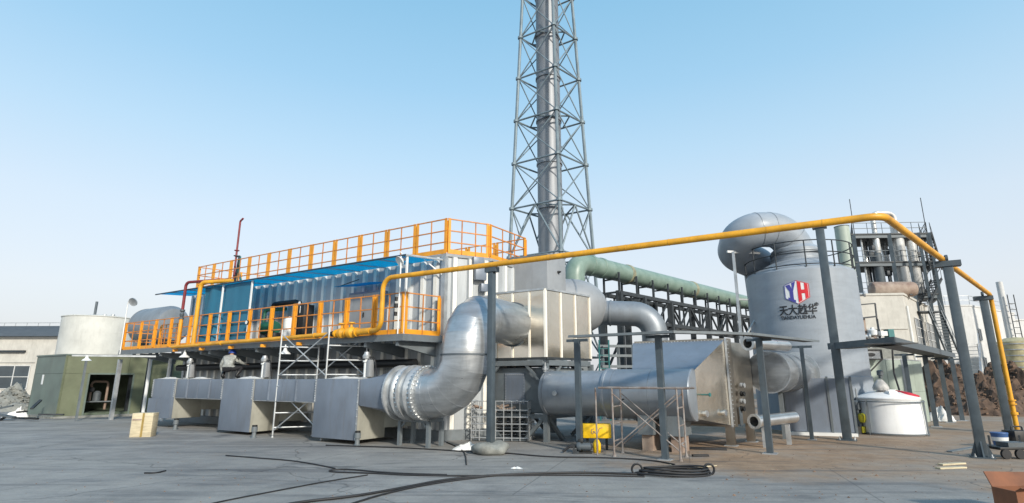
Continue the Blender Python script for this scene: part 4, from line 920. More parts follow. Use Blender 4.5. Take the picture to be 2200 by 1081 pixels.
# stair flights down the tower's right side
def flight(par, a, b, w, n, m='darksteel'):
    d = b-a; h = Vector((d.x, d.y, 0)); s = Vector((-h.y, h.x, 0)).normalized()*w/2
    for x in (-1, 1):
        bar('stringer', m, par, a+s*x, b+s*x, .08, .22); bar('hand_rail', m, par, a+s*x+Z*1, b+s*x+Z*1, .045)
        for k in range(4): bar('rail_post', m, par, a+d*(k/3)+s*x, a+d*(k/3)+s*x+Z, .04)
    for k in range(n):
        c = a+d*((k+.5)/n); MB().para(c-s-h.normalized()*.13, s*2, h.normalized()*.26, Z*.04).build('tread', m, par)
ss = T('steel_stair', 'dark steel zigzag stair beside the process tower', 'stair', up(D(2010, 700, 50), 0))
flight(ss, D(2052, 770, 48), D(2008, 668, 49.5), 1.0, 16, 'greydark'); flight(ss, D(1985, 655, 50), D(2012, 600, 51), .9, 10); flight(ss, D(2012, 580, 51), D(1988, 500, 52), .9, 12)
q0_, q1_ = D(1975, 668, 49.5), D(2030, 668, 49.5); MB().prism([q0_, q1_, q1_+Vector((0, 1.5, 0)), q0_+Vector((0, 1.5, 0))], q0_.z-.1, q0_.z).build('landing', 'darksteel', ss)
for u in (1978, 2008, 2032): bar('column', 'steelpost', ss, up(D(u, 700, 50.2), 0), up(D(u, 700, 50.2), D(u, 500 if u > 2000 else 560, 50.2).z), .22)
# rusty horizontal vessel on the cream roof
c = D(1870, 622, 47.5); hv = T('horizontal_vessel', 'rusty horizontal vessel lying on the cream building roof', 'vessel', up(c, zc_))
d = Vector((1, -.05, 0)).normalized()
MB().lathe(c-d*.1, d, [(0, .05), (.05, .35), (.2, .58), (.4, .66), (3.6, .66), (3.8, .58), (3.95, .35), (4.0, .05)], 28).build('shell', 'rusttank', hv)
for x in (.8, 3.1): MB().box(up(c+d*x, zc_+.15), .25, .9, max(.1, c.z-zc_-.6), d).build('saddle', 'darksteel', hv)
# grey-green flue left of the process tower
p = up(D(1838, 700, 40), 0); tf = D(1825, 487, 40).z
t = T('flue_stack', 'plain grey-green flue stack right of the scrubber tank', 'chimney', p)
MB().lathe(p, Z, [(0, .55), (tf, .50), (tf, .42), (tf-.3, .42)], 28).build('shell', 'palegreen', t); MB().lathe(up(p, tf-.05), Z, [(0, .52), (.05, .52)], 28).build('rim', 'greydark', t)
for f in (.35, .7): MB().lathe(up(p, tf*f), Z, [(0, .56), (.05, .56)], 28).build('flange', 'palegreen', t)
# small clutter of equipment on the low roof right of the tank
eq = T('rooftop_skid', 'cluttered small equipment skid right of the scrubber tank', 'machine', up(D(1870, 740, 30), 0)); o_ = D(1845, 745, 30)
bar('frame', 'darksteel', eq, D(1846, 655, 30), D(1880, 652, 30), .06); bar('frame', 'darksteel', eq, D(1880, 652, 30), D(1884, 688, 30), .06); bar('frame', 'darksteel', eq, D(1846, 655, 30), up(D(1846, 655, 30), 0), .1); bar('frame', 'darksteel', eq, D(1884, 685, 30), up(D(1884, 685, 30), 0), .1)
bar('frame', 'darksteel', eq, D(1846, 684, 30), D(1884, 680, 30), .08); MB().box(D(1852, 735, 30.3), .45, .4, 1.3).build('crate', 'rusttank', eq)
MB().lathe(D(1876, 722, 29.8), Z, [(0, .1), (.05, .2), (.3, .22), (.36, .1), (.45, .08)], 16).build('tank', 'white', eq); MB().box(D(1897, 722, 29.8), .35, .3, .25).build('box', 'white', eq); MB().box(D(1912, 728, 29.8), .3, .4, .5).build('pump', 'teal', eq)
for k in range(9):
    a = D(random.uniform(1848, 1915), random.uniform(715, 742), 29.9); b = D(random.uniform(1848, 1915), random.uniform(720, 745), 29.9); rod('pipe', random.choice(['rusttank', 'darksteel', 'galv']), eq, a, b, .035, 6)
MB().box(up(D(1880, 745, 30.3), 0), 2.6, 1.2, D(1880, 748, 30).z, Vector((1, 0, 0))).build('plinth', 'concrete', eq)
# white building further right
Pw = up(D(2092, 700, 62), 0); zw = D(2092, 658, 62).z
t, no = building('plain white flat-roofed building behind the dirt heaps at the right', Pw, Vector((-1, .1, 0)).normalized(), 6.5, Vector((.84, .54, 0)).normalized(), 14, zw, 'plaster')
ew = Vector((.84, .54, 0)).normalized(); nw = Vector((ew.y, -ew.x, 0))
for z in (zw-3.2, zw-6.4):
    for x in (1.0, 3.2): window(t, Pw, ew, x, x+.7, z-.6, z+.7, nw, 1)
for h_ in (.5, 1.0): bar('roof_rail', 'galv', t, up(Pw, zw+.2+h_), up(Pw+Vector((-1, .1, 0)).normalized()*6.5, zw+.2+h_), .06); bar('roof_rail', 'galv', t, up(Pw, zw+.2+h_), up(Pw+ew*14, zw+.2+h_), .06)
for k in range(6): p = Pw+Vector((-1, .1, 0)).normalized()*6.5*k/5; bar('rail_post', 'galv', t, up(p, zw), up(p, zw+1.2), .06)
s2 = T('steel_stair', 'grey outside stair at the foot of the plain white building', 'stair', up(D(2095, 830, 50), 0))
flight(s2, up(D(2092, 850, 46), .1), up(D(2088, 742, 49), D(2088, 742, 49).z), 1.1, 14, 'galv')
bar('rail', 'galv', s2, D(2070, 740, 49), D(2100, 738, 49), .06)
for u in (2072, 2100): bar('column', 'galv', s2, up(D(u, 740, 49), 0), D(u, 738, 49), .1)
# far right: banded tank with ladder stack, distant block
p = up(D(2196, 800, 58), 0); yt = T('banded_tank', 'yellowish banded storage tank at the right edge', 'tank', p); zy = D(2182, 735, 58).z
MB().lathe(p, Z, [(0, 1.7), (zy, 1.7), (zy+.4, .9), (zy+.5, 0)], 36).build('shell', 'yellowtank', yt, ang=30)
for k in range(9): MB().lathe(up(p, .6+k*zy/9.5), Z, [(0, 1.75), (.1, 1.75)], 36).build('hoop', 'galv', yt)
p = up(D(2186, 800, 60), 0); ls = T('ladder_stack', 'slim pale stack with caged ladder at the right edge', 'stack', p); zs_ = D(2148, 606, 60).z
MB().lathe(p, Z, [(0, .36), (zs_, .3)], 20).build('shell', 'plaster', ls)
for s in (-.35, .35): bar('ladder_rail', 'darksteel', ls, up(p, 1)+Vector((.4+s, -.6, 0)), up(p, zs_-1.5)+Vector((.4+s, -.6, 0)), .08)
for k in range(int((zs_-3)/.65)): bar('rung', 'darksteel', ls, up(p, 1.4+k*.65)+Vector((.05, -.6, 0)), up(p, 1.4+k*.65)+Vector((.75, -.6, 0)), .06)
t, no = building('pale low block at the far right edge behind the tanks', up(D(2160, 780, 80), 0), Vector((1, .1, 0)).normalized(), 14, Vector((.3, .95, 0)).normalized(), 12, D(2180, 688, 80).z, 'plaster')
# pale green panel shed below the tray
Ps = up(D(1958, 905, 23.2), 0); shd = T('panel_shed', 'pale green panel shed beside the white chemical tank', 'shed', Ps)
el_ = (up(D(1848, 905, 23.0), 0)-Ps); er_ = (up(D(2000, 905, 25.2), 0)-Ps)
for k in range(3):
    for j in range(2): MB().para(Ps+el_*(k/3)+el_*.004+Z*(1.3*j), el_*(1/3-.008), Vector((0, .05, 0)), Z*1.29).build('panel', 'palegreen', shd)
for k in range(2):
    for j in range(2): MB().para(Ps+er_*(k/2)+er_*.004+Z*(1.3*j), er_*(1/2-.008), Vector((-.05, .03, 0)), Z*1.29).build('panel', 'palegreen', shd)
bar('corner_post', 'galv', shd, Ps, Ps+Z*2.62, .09); MB().prism([Ps, Ps+el_, Ps+el_+er_, Ps+er_], 2.6, 2.64).build('roof', 'galv', shd)
a, b = V(1850, 772, Ps-Vector((0, .35, 0)), el_.normalized()), V(1892, 752, Ps-Vector((0, .35, 0)), el_.normalized())
sg = T('wall_unit', 'small black-framed box unit with oval badge on the shed', 'box', a)
MB().para(a, up(b-a, 0), Vector((0, .3, 0)), Z*(b.z-a.z)).build('body', 'greywall', sg)
for p, q in ((a, up(b, a.z)), (up(a, b.z), b), (a, up(a, b.z)), (up(b, a.z), b)): bar('frame', 'black', sg, p-Vector((0, .03, 0)), q-Vector((0, .03, 0)), .05)
m_ = (a+b)/2-Vector((0, .012, 0)); MB().add([m_+Vector((.17*math.cos(k/12*math.pi), -.01, .07*math.sin(k/12*math.pi))) for k in range(24)]+[m_+Vector((.17*math.cos(k/12*math.pi), .02, .07*math.sin(k/12*math.pi))) for k in range(24)], [tuple(range(24))]+[(k, (k+1) % 24, 24+(k+1) % 24, 24+k) for k in range(24)]).build('oval_badge', 'ink', sg)
bar('bracket', 'black', sg, up(b, a.z), up(a, a.z-.75), .04)
# ================================================================ left side: green hut, white tank, far building
Hc = G(120, 899); hg = T('green_hut', 'green fibreglass hut with an open doorway', 'hut', Hc)
zh = 2.95; LL, LR_ = 3.6, 7.2
def wallpanel(P, e, L, z0, z1, m, nn): MB().para(up(P, z0), e*L, nn*.06, Z*(z1-z0)).build('wall_panel', m, hg)
inn = E2; inn1 = E1
d0, d1 = (V(184, 850, Hc, E2)-Hc), (V(281, 850, Hc, E2)-Hc); d0.z = d1.z = 0; d0, d1 = d0.length, d1.length
zd0, zd1 = V(190, 893, Hc, E2).z, V(190, 803, Hc, E2).z
for k in range(2): wallpanel(Hc+E1*(LL*k/2+.005), E1, LL/2-.01, 0, zd1, 'hutgreen', N1); wallpanel(Hc+E1*(LL*k/2+.005), E1, LL/2-.01, zd1+.01, zh, 'hutgreen', N1)
M2 = Vector((-E2.y, E2.x, 0))
wallpanel(Hc, E2, d0-.01, 0, zd1, 'hutgreen2', M2); wallpanel(Hc+E2*(d1+.01), E2, LR_-d1, 0, zd1, 'hutgreen2', M2)
wallpanel(Hc, E2, 2.6, zd1+.01, zh, 'hutgreen2', M2); wallpanel(Hc+E2*2.61, E2, LR_-2.61, zd1+.01, zh, 'hutgreen2', M2)
wallpanel(Hc+E2*d0, E2, d1-d0, 0, zd0, 'hutgreen2', M2)
MB().prism([Hc+E1*LL, Hc+E1*(LL+.06), Hc+E1*(LL+.06)+E2*LR_, Hc+E1*LL+E2*LR_], 0, zh).build('wall_panel', 'hutinner', hg)
MB().prism([Hc+E2*LR_, Hc+E2*(LR_+.06), Hc+E2*(LR_+.06)+E1*LL, Hc+E2*LR_+E1*LL], 0, zh).build('wall_panel', 'hutinner', hg)
MB().prism([Hc-E1*.05-E2*.05, Hc+E1*(LL+.05)-E2*.05, Hc+E1*(LL+.05)+E2*(LR_+.05), Hc-E1*.05+E2*(LR_+.05)], zh, zh+.07).build('roof', 'hutgreen', hg)
MB().prism([Hc+E1*.06+E2*.06, Hc+E1*LL+E2*.06, Hc+E1*LL+E2*LR_, Hc+E1*.06+E2*LR_], .02, .2).build('floor', 'hutinner', hg)
nd_ = -M2
for x in (d0, d1): MB().para(up(Hc+E2*(x-.04)+nd_*.0, zd0), E2*.08, nd_*.03, Z*(zd1-zd0)).build('door_jamb', 'hutgreen', hg)
MB().para(up(Hc+E2*d0, zd1-.04), E2*(d1-d0), nd_*.03, Z*.08).build('door_head', 'hutgreen', hg); MB().para(up(Hc+E2*d0, zd0-.04), E2*(d1-d0), nd_*.05, Z*.06).build('door_sill', 'galv', hg)
MB().box(Hc, .07, .07, zh, E1).build('corner_trim', 'hutgreen2', hg)
a = V(88, 826, Hc, E1); MB().para(up(a, a.z)-N1*.012, -E1*.2, N1*.01, Z*.48).build('notice', 'white', hg)
MB().box(up(Hc, 0)+E2*LR_/2+nd_*.15, LR_+.3, .3, .09, E2).build('step_kerb', 'concrete', hg); MB().box(up(Hc, 0)+E1*LL/2-N1*.15, LL+.3, .3, .09, E1).build('step_kerb', 'concrete', hg)
t = T('machine_parts', 'pipework and shelf seen through the hut doorway', 'machine', up(Hc+E1*1.4+E2*(d0+.7), .2))
o_ = Hc+E1*1.2+E2*(d0+.3); bar('shelf', 'framegrey', t, up(o_, .7), up(o_+E2*1.4, .7), .4, .05)
for x in (.0, 1.35): bar('shelf_leg', 'framegrey', t, up(o_+E2*x, .2), up(o_+E2*x, .7), .06)
MB().tube(fillet([up(o_+E2*.3, .75), up(o_+E2*.3, 1.7), up(o_+E2*1.0, 1.7), up(o_+E2*1.0, .3)], .15), .06, 8).build('pipe', 'rusttank', t)
MB().lathe(up(o_+E2*.6, .73), Z, [(0, .18), (.4, .18), (.5, .08)], 14).build('drum', 'greydark', t); MB().lathe(up(o_+E2*.3, 1.3)-E1*.1, -E1, [(0, .12), (.05, .12)], 12).build('hand_wheel', 'black', t)
# light lean-to strip with silver post before the hut
zl_ = 2.72; lp0 = G(155, 764, zl_); lp1 = G(335, 766, zl_); t = T('lean_to', 'thin grey lean-to strip on a silver post before the green hut', 'canopy', up(G(238, 902), 0))
n_ = Vector((-.3, 1, 0)).normalized(); MB().prism([lp0, lp1, lp1+n_*.9, lp0+n_*.9], zl_, zl_+.05).build('roof_strip', 'greydark', t)
bar('edge', 'galv', t, up(lp0, zl_), up(lp1, zl_), .06); p = G(238, 902); bar('post', 'galv', t, up(p, 0), up(p, zl_), .15); p2 = G(163, 905); bar('post', 'framegrey', t, up(p2, 0), up(p2, zl_), .08)
c = G(187, 768, zl_-.12); t = T('bell_lamp', 'white bell lamp under the lean-to before the green hut', 'lamp', c, 'bell lamps below the walkway')
MB().lathe(c-Z*.12, Z, [(0, .16), (.04, .13), (.09, .06), (.18, .04)], 16).build('shade', 'white', t)
# white round tank behind the hut
p = up(D(202, 780, 34), 0); zt8 = D(202, 684, 34).z; wt = T('white_tank', 'plain white round tank behind the green hut', 'tank', p)
MB().lathe(p, Z, [(0, 1.93), (zt8-.05, 1.93), (zt8-.05, 1.97), (zt8, 1.97), (zt8+.12, 1.0), (zt8+.15, 0)], 56).build('shell', 'tankwhite', wt, ang=30)
for z in (zt8-1.0, zt8-2.2): MB().lathe(up(p, z), Z, [(0, 1.935), (.04, 1.935)], 56).build('weld_seam', 'tankwhite', wt)
a = up(p, zt8)+Vector((.3, -1.0, .05)); rod('vent', 'greydark', wt, a, a+Z*.85, .07)
for dx_ in (-.9, .9, 1.4): MB().lathe(up(p, zt8)+Vector((dx_, -1.0, 0)), Z, [(0, .1), (.12, .1)], 10).build('nozzle', 'galv', wt)
# shower-head floodlight on a thin mast
p = up(V(260, 745, W(0, -PW-.1, 0), E1), ZP-.2); t = T('floodlight_mast', 'thin white mast with round floodlight at the walkway left end', 'lamp', p); zz = V(268, 644, W(0, -PW-.1, 0), E1).z
h_ = up(p, zz)-E1*.75-N1*.1-Z*.2; MB().tube(fillet([p, up(p, zz), h_], .2, 5), .025, 8).build('mast', 'white', t)
dr = (-Z*.5-N1*.8-E1*.4).normalized(); MB().lathe(h_, dr, [(-.15, .05), (-.1, .1), (0, .2), (.04, .2), (.02, .15)], 18).build('head', 'galv', t)
# horizontal grey tank behind the walkway's end
c = V(306, 704, W(0, 1.2, 0), E1); ht = T('horizontal_tank', 'domed grey horizontal tank behind the left end of the walkway', 'tank', up(c, 0)); d = -E1
r_ = .98
MB().lathe(c, d, [(0, .02), (.04, .35), (.16, .66), (.36, .88), (.6, r_), (3.0, r_), (3.3, .8), (3.4, .2)], 40).build('shell', 'greypipe', ht)
MB().lathe(c+d*.6, d, [(0, r_+.015), (.05, r_+.015)], 40).build('seam', 'greypipe', ht)
for x in (.8, 2.5): MB().box(up(c+d*x, c.z-1.25), .2, 1.3, .5, E1).build('saddle', 'framegrey', ht)
for x in (.8, 2.5):
    for y in (-.55, .55): bar('leg', 'darksteel', ht, up(c+d*x+N1*y, 0), up(c+d*x+N1*y, c.z-1.2), .12)
# far building on the left
eb = Vector((-1, .03, 0)).normalized(); Pb = up(D(215, 800, 56), 0)
zb10 = D(60, 727, 56).z
t, no = building('long low cream building with grey roof at the left edge', Pb, eb, 26, Vector((0, 1, 0)), 10, zb10, 'cream')
MB().add([up(Pb, zb10+.19)-Vector((0, .5, 0)), up(Pb+eb*26, zb10+.19)-Vector((0, .5, 0)), up(Pb+eb*26, zb10+1.75)+Vector((0, 5, 0)), up(Pb, zb10+1.75)+Vector((0, 5, 0)), up(Pb+eb*26, zb10+.19)+Vector((0, 10.5, 0)), up(Pb, zb10+.19)+Vector((0, 10.5, 0))], [(0, 1, 2, 3), (3, 2, 4, 5), (0, 3, 5), (1, 4, 2), (0, 5, 4, 1)]).build('roof', 'roofdark', t)
bar('ridge_rail', 'galv', t, up(Pb, zb10+2.1)+Vector((0, 5, 0)), up(Pb+eb*26, zb10+2.1)+Vector((0, 5, 0)), .06)
for k in range(20): p = up(Pb+eb*1.3*k, zb10+1.7)+Vector((0, 5, 0)); bar('rail_post', 'galv', t, p, p+Z*.4, .05)
x1 = (Pb-D(62, 800, 56)).x; x2 = x1+3.4
for k in range(3): window(t, Pb, eb, x1+.1+k*3.7, x1+3.3+k*3.7, D(0, 835, 56).z, D(0, 786, 56).z, no, 2, 1)
MB().para(up(Pb+eb*8, D(0, 757, 56).z)+no*.02, eb*18, no*.25, Z*.2).build('ledge', 'darksteel', t)
MB().para(up(Pb+eb*(x1-.3), D(0, 779, 56).z)+no*.02, eb*14, no*.08, Z*.1).build('string_course', 'cream', t)
# ================================================================ yard things
# tall scaffold before the duct
def scaffold(lb, L1, ex, ey, wx, wy, H_, m, rungs, r=.028, deck=None, lifts=1):
    t = T('scaffold', lb, 'scaffold', L1); c = [L1, L1+ex*wx, L1+ey*wy, L1+ex*wx+ey*wy]
    for p in c:
        rod('leg', m, t, p+Z*.06, p+Z*H_, r); MB().lathe(p, Z, [(0, .05), (.03, .05), (.03, .03), (.08, .03)], 8).build('foot', m, t)
    for i, j in ((0, 2), (1, 3)):
        for z in rungs: rod('rung', m, t, c[i]+Z*z, c[j]+Z*z, r*.8)
    for k in range(lifts):
        z0, z1 = .1+H_/lifts*k+.1, H_/lifts*(k+1)-.15
        for i, j in ((0, 1), (2, 3)):
            rod('cross_brace', m, t, c[i]+Z*z0, c[j]+Z*z1, r*.7); rod('cross_brace', m, t, c[i]+Z*z1, c[j]+Z*z0, r*.7)
    if deck:
        for k in range(3): MB().para(L1+ey*(wy*(k+.06)/3)-ex*.08+Z*deck, ex*(wx+.16), ey*(wy/3-.03), Z*.05).build('plank', 'galv', t)
        rod('ledger', m, t, c[0]+Z*(deck-.05), c[1]+Z*(deck-.05), r); rod('ledger', m, t, c[2]+Z*(deck-.05), c[3]+Z*(deck-.05), r)
    return t
L1 = G(585, 940); L3 = G(690, 946); exs = (L3-L1); wxs = exs.length; exs.normalize(); eys = Vector((.93, .36, 0)).normalized()
scaffold('tall galvanised scaffold with two lifts before the grey duct', L1, exs, eys, wxs, 1.2, 3.42, 'galv', (.3, .75, 1.25, 1.95, 2.4, 2.85), .03, 1.64, 2)
# low rusty scaffold before the long duct
M1 = G(1320, 981); M2_ = G(1463, 991); exm = (M2_-M1); wxm = exm.length; exm.normalize()
scaffold('low rusty scaffold frame before the long horizontal duct', M1, exm, Vector((.45, .9, 0)).normalized(), wxm, .75, 1.62, 'rustpole', (.35, .75, 1.15, 1.6), .024)
sc2 = [o for o in COL.objects if o.name.startswith('scaffold') and o.type == 'EMPTY'][-1]
for q_ in (Vector((0, 0, 0)), Vector((.45, .9, 0)).normalized()*.75): rod('ledger', 'rustpole', sc2, M1+q_+Z*1.6-exm*.35, M2_+q_+Z*1.6+exm*.3, .026)
for q_ in (Vector((-.36, .3, 0)),): rod('leg', 'rustpole', sc2, M1+q_, M1+q_+Z*1.6, .022)
# wire cage of an open crate
c0_ = G(1012, 948); cx_, cy_ = Vector((.97, -.12, 0)).normalized(), Vector((.2, .98, 0)).normalized()
cg = T('wire_cage', 'tubular steel container cage below the big elbow', 'cage', c0_); wx_, wy_, hh = 1.72, 1.1, 1.16
for z in (.1, .3, .5, .7, .9, hh):
    for p, d, L in ((c0_, cx_, wx_), (c0_+cy_*wy_, cx_, wx_), (c0_, cy_, wy_), (c0_+cx_*wx_, cy_, wy_)): rod('hoop', 'galv', cg, up(p, z), up(p+d*L, z), .016, 6)
for k in range(8):
    for b in (0, wy_): p = c0_+cx_*(wx_*k/7)+cy_*b; rod('upright', 'galv', cg, up(p, .02), up(p, hh), .016, 6)
for k in range(1, 5):
    for a in (0, wx_): p = c0_+cx_*a+cy_*(wy_*k/5); rod('upright', 'galv', cg, up(p, .02), up(p, hh), .016, 6)
MB().para(c0_+Z*.02+cx_*.05+cy_*.05, cx_*(wx_-.1), cy_*(wy_-.1), Z*.05).build('tray', 'greydark', cg)
m = MB(); random.seed(5)
for k in range(14):
    p = c0_+cx_*random.uniform(.15, 1.1)+cy_*random.uniform(.15, .8)+Z*random.uniform(.86, .98); d = Vector((random.uniform(-1, 1), random.uniform(-1, 1), .2)).normalized(); m.bar(p, p+d*.3, .07, .05)
tag(m.build('scrap_heap', 'rusttank', None, up(c0_+cx_*.7+cy_*.5, .86)), 'rusty scrap pieces heaped in the top of the wire cage', 'scrap')
# crumpled white film on the ground
def crumple(lb, c, sx, sy, hgt, m, name='plastic_film', seed=1):
    from mathutils import noise as nq; b = MB(); k = 23; vs = []
    for j in range(k):
        for i in range(k):
            x, y = i/(k-1)*2-1, j/(k-1)*2-1; r = max(0, 1-x*x)*max(0, 1-y*y); w = 1+.3*math.sin(3*math.atan2(y, x)+seed)
            q = Vector((x*2.1+seed*3, y*2.1, seed)); nn = nq.fractal(q, .8, 2.2, 5); vs.append(up(c, 0)+Vector((x*sx*w+.25*sx*nn*r, y*sy*w, .006+max(0, r**.6*hgt*(.75+.9*nn)))))
    b.add(vs, [(j*k+i, j*k+i+1, (j+1)*k+i+1, (j+1)*k+i) for j in range(k-1) for i in range(k-1)]); b.add([up(p, .002) for p in vs], [(j*k+i, (j+1)*k+i, (j+1)*k+i+1, j*k+i+1) for j in range(k-1) for i in range(k-1)])
    return tag(b.build(name, m, None, up(c, 0), ang=30), lb, 'film')
crumple('crumpled white plastic film on the ground left of the near post', G(1008, 966), .34, .2, .16, 'sheetwhite', seed=3)
crumple('flat scrap of white film at the right of the near post foot', G(1110, 1007), .1, .06, .03, 'sheetwhite', seed=4)
# yellow board on a stand and the small pump beside it
c = G(1284, 968); yb = T('yellow_board', 'yellow board with a handwritten scrawl on a short stand', 'sign', c)
w_ = .74; zb_, zt_ = .3, .66; ax = Vector((1, -.1, 0)).normalized(); ay = Vector((-ax.y, ax.x, 0))
MB().para(up(c, zb_)-ax*w_/2, ax*w_, ay*.3, Z*(zt_-zb_)).build('board', 'sign', yb, bevel=.02)
wr = MB(); o_ = up(c, (zb_+zt_)/2)-ay*.006
wr.tube([o_+ax*x+Z*y for x, y in ((-.08, .06), (-.13, .05), (-.15, -.02), (-.12, -.07), (-.08, -.04), (-.1, .0), (-.06, -.01), (-.05, -.05), (-.02, -.05), (.0, .01), (.02, -.05), (.05, .04), (.08, .08), (.15, .09))], .010, 6); wr.build('scrawl', 'rusttank', yb)
for s in (-.25, .25): bar('leg', 'darksteel', yb, c+ax*s+ay*.15, up(c, zb_)+ax*s+ay*.15, .05)
c = G(1283, 973); t = T('yellow_casing', 'small upright yellow power tool casing below the yellow board', 'tool', c)
MB().lathe(c+Z*.0, Z, [(0, .08), (.04, .1), (.22, .1), (.3, .06), (.33, .03)], 16).build('casing', 'sign', t); MB().box(c-Vector((0, .1, 0))+Z*.06, .03, .03, .2).build('stripe', 'black', t)
c = G(1252, 974); t = T('pump_set', 'small grey and black pump on the ground beside the yellow board', 'pump', c)
MB().box(c, .45, .22, .04, ax).build('base', 'black', t); MB().lathe(c-ax*.15+Z*.16, ax, [(0, .09), (.05, .12), (.1, .12), (.1, .09), (.34, .1), (.38, .07)], 16).build('motor', 'greydark', t)
MB().box(c-ax*.05+Z*.24, .12, .1, .1, ax).build('terminal_box', 'black', t, bevel=.01); MB().tube(fillet([c-ax*.15+Z*.16, c-ax*.32+Z*.16, c-ax*.5+Z*.03], .08), .03, 8).build('hose', 'rubber', t)
for k in range(3): MB().box(c-ax*(.12+.05*k)-ay*.14, .05, .05, .06+.05*k, ax).build('fitting', 'darksteel', t)
# loose plates on the ground
for (u, v, L, w, rz, lb) in ((1520, 966, .95, .22, -.25, 'black timber strip lying behind the low scaffold'), (1505, 981, .4, .1, .1, 'small black offcut lying before the low scaffold')):
    c = G(u, v); d = Vector((math.cos(rz), math.sin(rz), 0)); tag(MB().box(c, L, w, .05, d).build('plank', 'rubber', None, c, bevel=.006), lb, 'plank', 'black offcuts')
# coil of black hose and cables
def cable(pts, r, lb, name='cable', z=None, m='rubber', it=3):
    P = [up(G(u, v), r+.002) for u, v in pts]
    for _ in range(it):
        Q_ = [P[0]]
        for a, b in zip(P, P[1:]): Q_ += [a*.75+b*.25, a*.25+b*.75]
        P = Q_+[P[-1]]
    return tag(MB().tube(P, r, 8).build(name, m, None, P[len(P)//2]), lb, 'cable')
c = G(1446, 1020); hc = T('hose_coil', 'coil of thick black hose lying on the ground', 'hose coil', c)
for k in range(4):
    m = MB(); rr_ = .66-.05*k; ph = .4*k; m.tube([c+Vector((rr_*1.1*math.cos(2*math.pi*i/40+ph)+.03*k, (rr_*.52)*math.sin(2*math.pi*i/40+ph), .03+.045*(k % 3)+.015*math.sin(2*math.pi*i/40*2+k))) for i in range(41)], .02, 8, cap=False); m.build('hose_turn', 'rubber', hc)
for s in (-1, 1):
    m = MB(); q = c+Vector((s*.70, -.02, .1)); m.tube([q+Vector((.1*math.cos(a), 0, .1*math.sin(a))) for a in [i*math.pi/8 for i in range(17)]], .022, 6, cap=False); m.build('tie', 'rubber', hc)
cable([(1385, 1022), (1250, 1017), (1080, 1022), (960, 1032), (860, 1052), (760, 1070), (640, 1082), (560, 1100)], .021, 'black hose running from the coil to the lower left')
cable([(1385, 1026), (1230, 1022), (1060, 1024), (900, 1024), (790, 1018), (712, 1016), (704, 1012), (745, 1009), (830, 1018), (960, 1022)], .014, 'thin black cable looping back left of the coil')
cable([(1075, 1022), (930, 1040), (820, 1064), (740, 1090)], .015, 'thin black cable forking down left from the hose')
cable([(790, 1022), (700, 1036), (600, 1055), (480, 1078), (430, 1090)], .011, 'thin dark cable running off to the bottom left')
cable([(700, 958), (830, 962), (950, 968), (1000, 972), (1080, 974), (1180, 984), (1280, 984), (1400, 990), (1450, 1000)], .016, 'grey-brown cable lying along the foot of the ducts')
cable([(485, 980), (560, 986), (640, 992), (720, 1008)], .014, 'short dark cable left of the loop')
cable([(310, 1018), (335, 1018), (356, 1013)], .014, 'short bent black cable end on the left slab')
cable([(960, 952), (985, 962), (1000, 975), (1002, 1000)], .014, 'thin cable running past the white film')
cable([(1440, 1000), (1462, 1012), (1500, 1006), (1540, 1002)], .012, 'pale frayed rope end by the hose coil', m='wood')
# cream crate with brown tape
c = G(277, 940); t = T('wooden_crate', 'cream plywood crate with a brown strap on the left slab', 'crate', c)
a1 = (G(323, 939)-c); a1.z = 0; a2 = Vector((-.1, .45, 0))
MB().para(c, a1*.55, a2, Z*.74).build('side', 'wood', t, bevel=.008); MB().para(c+a1*.565, a1*.435, a2, Z*.74).build('side', 'wood', t, bevel=.008)
MB().para(c+a1*.5-Vector((0, .012, 0)), a1*.09, Vector((0, .012, 0)), Z*.74).build('strap', 'tape', t); MB().para(c+Z*.52-Vector((0, .016, 0))+a1*.05, a1*.42, Vector((0, .014, 0)), Z*.05).build('batten', 'rusttank', t)
# white chemical tank with frame, lid, pump
p = up(G(1920, 937), 0)+Vector((.45, .72, 0)); wc = T('chemical_tank', 'white polyethylene dosing tank with red lid beside the scrubber', 'tank', p)
MB().lathe(p, Z, [(0, .94), (.04, .97), (.6, .96), (1.12, .92), (1.16, .95), (1.2, .95), (1.24, .9), (1.38, .55), (1.4, .3), (1.46, .3), (1.47, 0)], 48).build('shell', 'poly', wc, ang=25)
MB().lathe(p+Vector((.42, -.42, 1.29)), Vector((.25, -.1, 1)), [(0, .33), (.07, .33), (.09, .2)], 24).build('lid', 'red', wc)
MB().box(p+Vector((-.2, -.55, 1.22)), .3, .25, .2).build('filler_box', 'poly', wc, bevel=.03)
for z in (.06, 1.08):
    m = MB(); m.tube([up(p, z)+Vector((1.02*math.cos(2*math.pi*k/40), 1.02*math.sin(2*math.pi*k/40), 0)) for k in range(41)], .022, 6, cap=False); m.build('hoop', 'framegrey', wc)
for an in (-20, -50, 100, 200): d = Vector((math.cos(R(an)), math.sin(R(an)), 0)); bar('frame_leg', 'framegrey', wc, up(p, 0)+d*1.02, up(p, 1.12)+d*1.02, .05)
c = up(p, 1.44)+Vector((-.3, -.2, 0)); t = T('mixer_motor', 'mixer motor wrapped in clear film on the white tank', 'motor', c)
MB().lathe(c, Z, [(0, .22), (.08, .25), (.2, .2), (.3, .13), (.36, .08)], 18).build('film_wrap', 'bag', t, ang=60); MB().lathe(c+Z*.4+Vector((.05, 0, 0)), Z, [(0, .06), (.1, .06), (.1, .1), (.25, .1), (.28, .05)], 14).build('motor', 'greydark', t)
c = G(1848, 932); t = T('dosing_pump', 'black and yellow dosing pump with looped hoses left of the white tank', 'pump', c)
MB().box(c, .4, .4, .25).build('base', 'black', t); MB().lathe(c+Z*.25, Z, [(0, .12), (.2, .14), (.35, .14), (.4, .08), (.55, .08), (.55, .13), (.8, .13), (.85, .05)], 16).build('body', 'greydark', t)
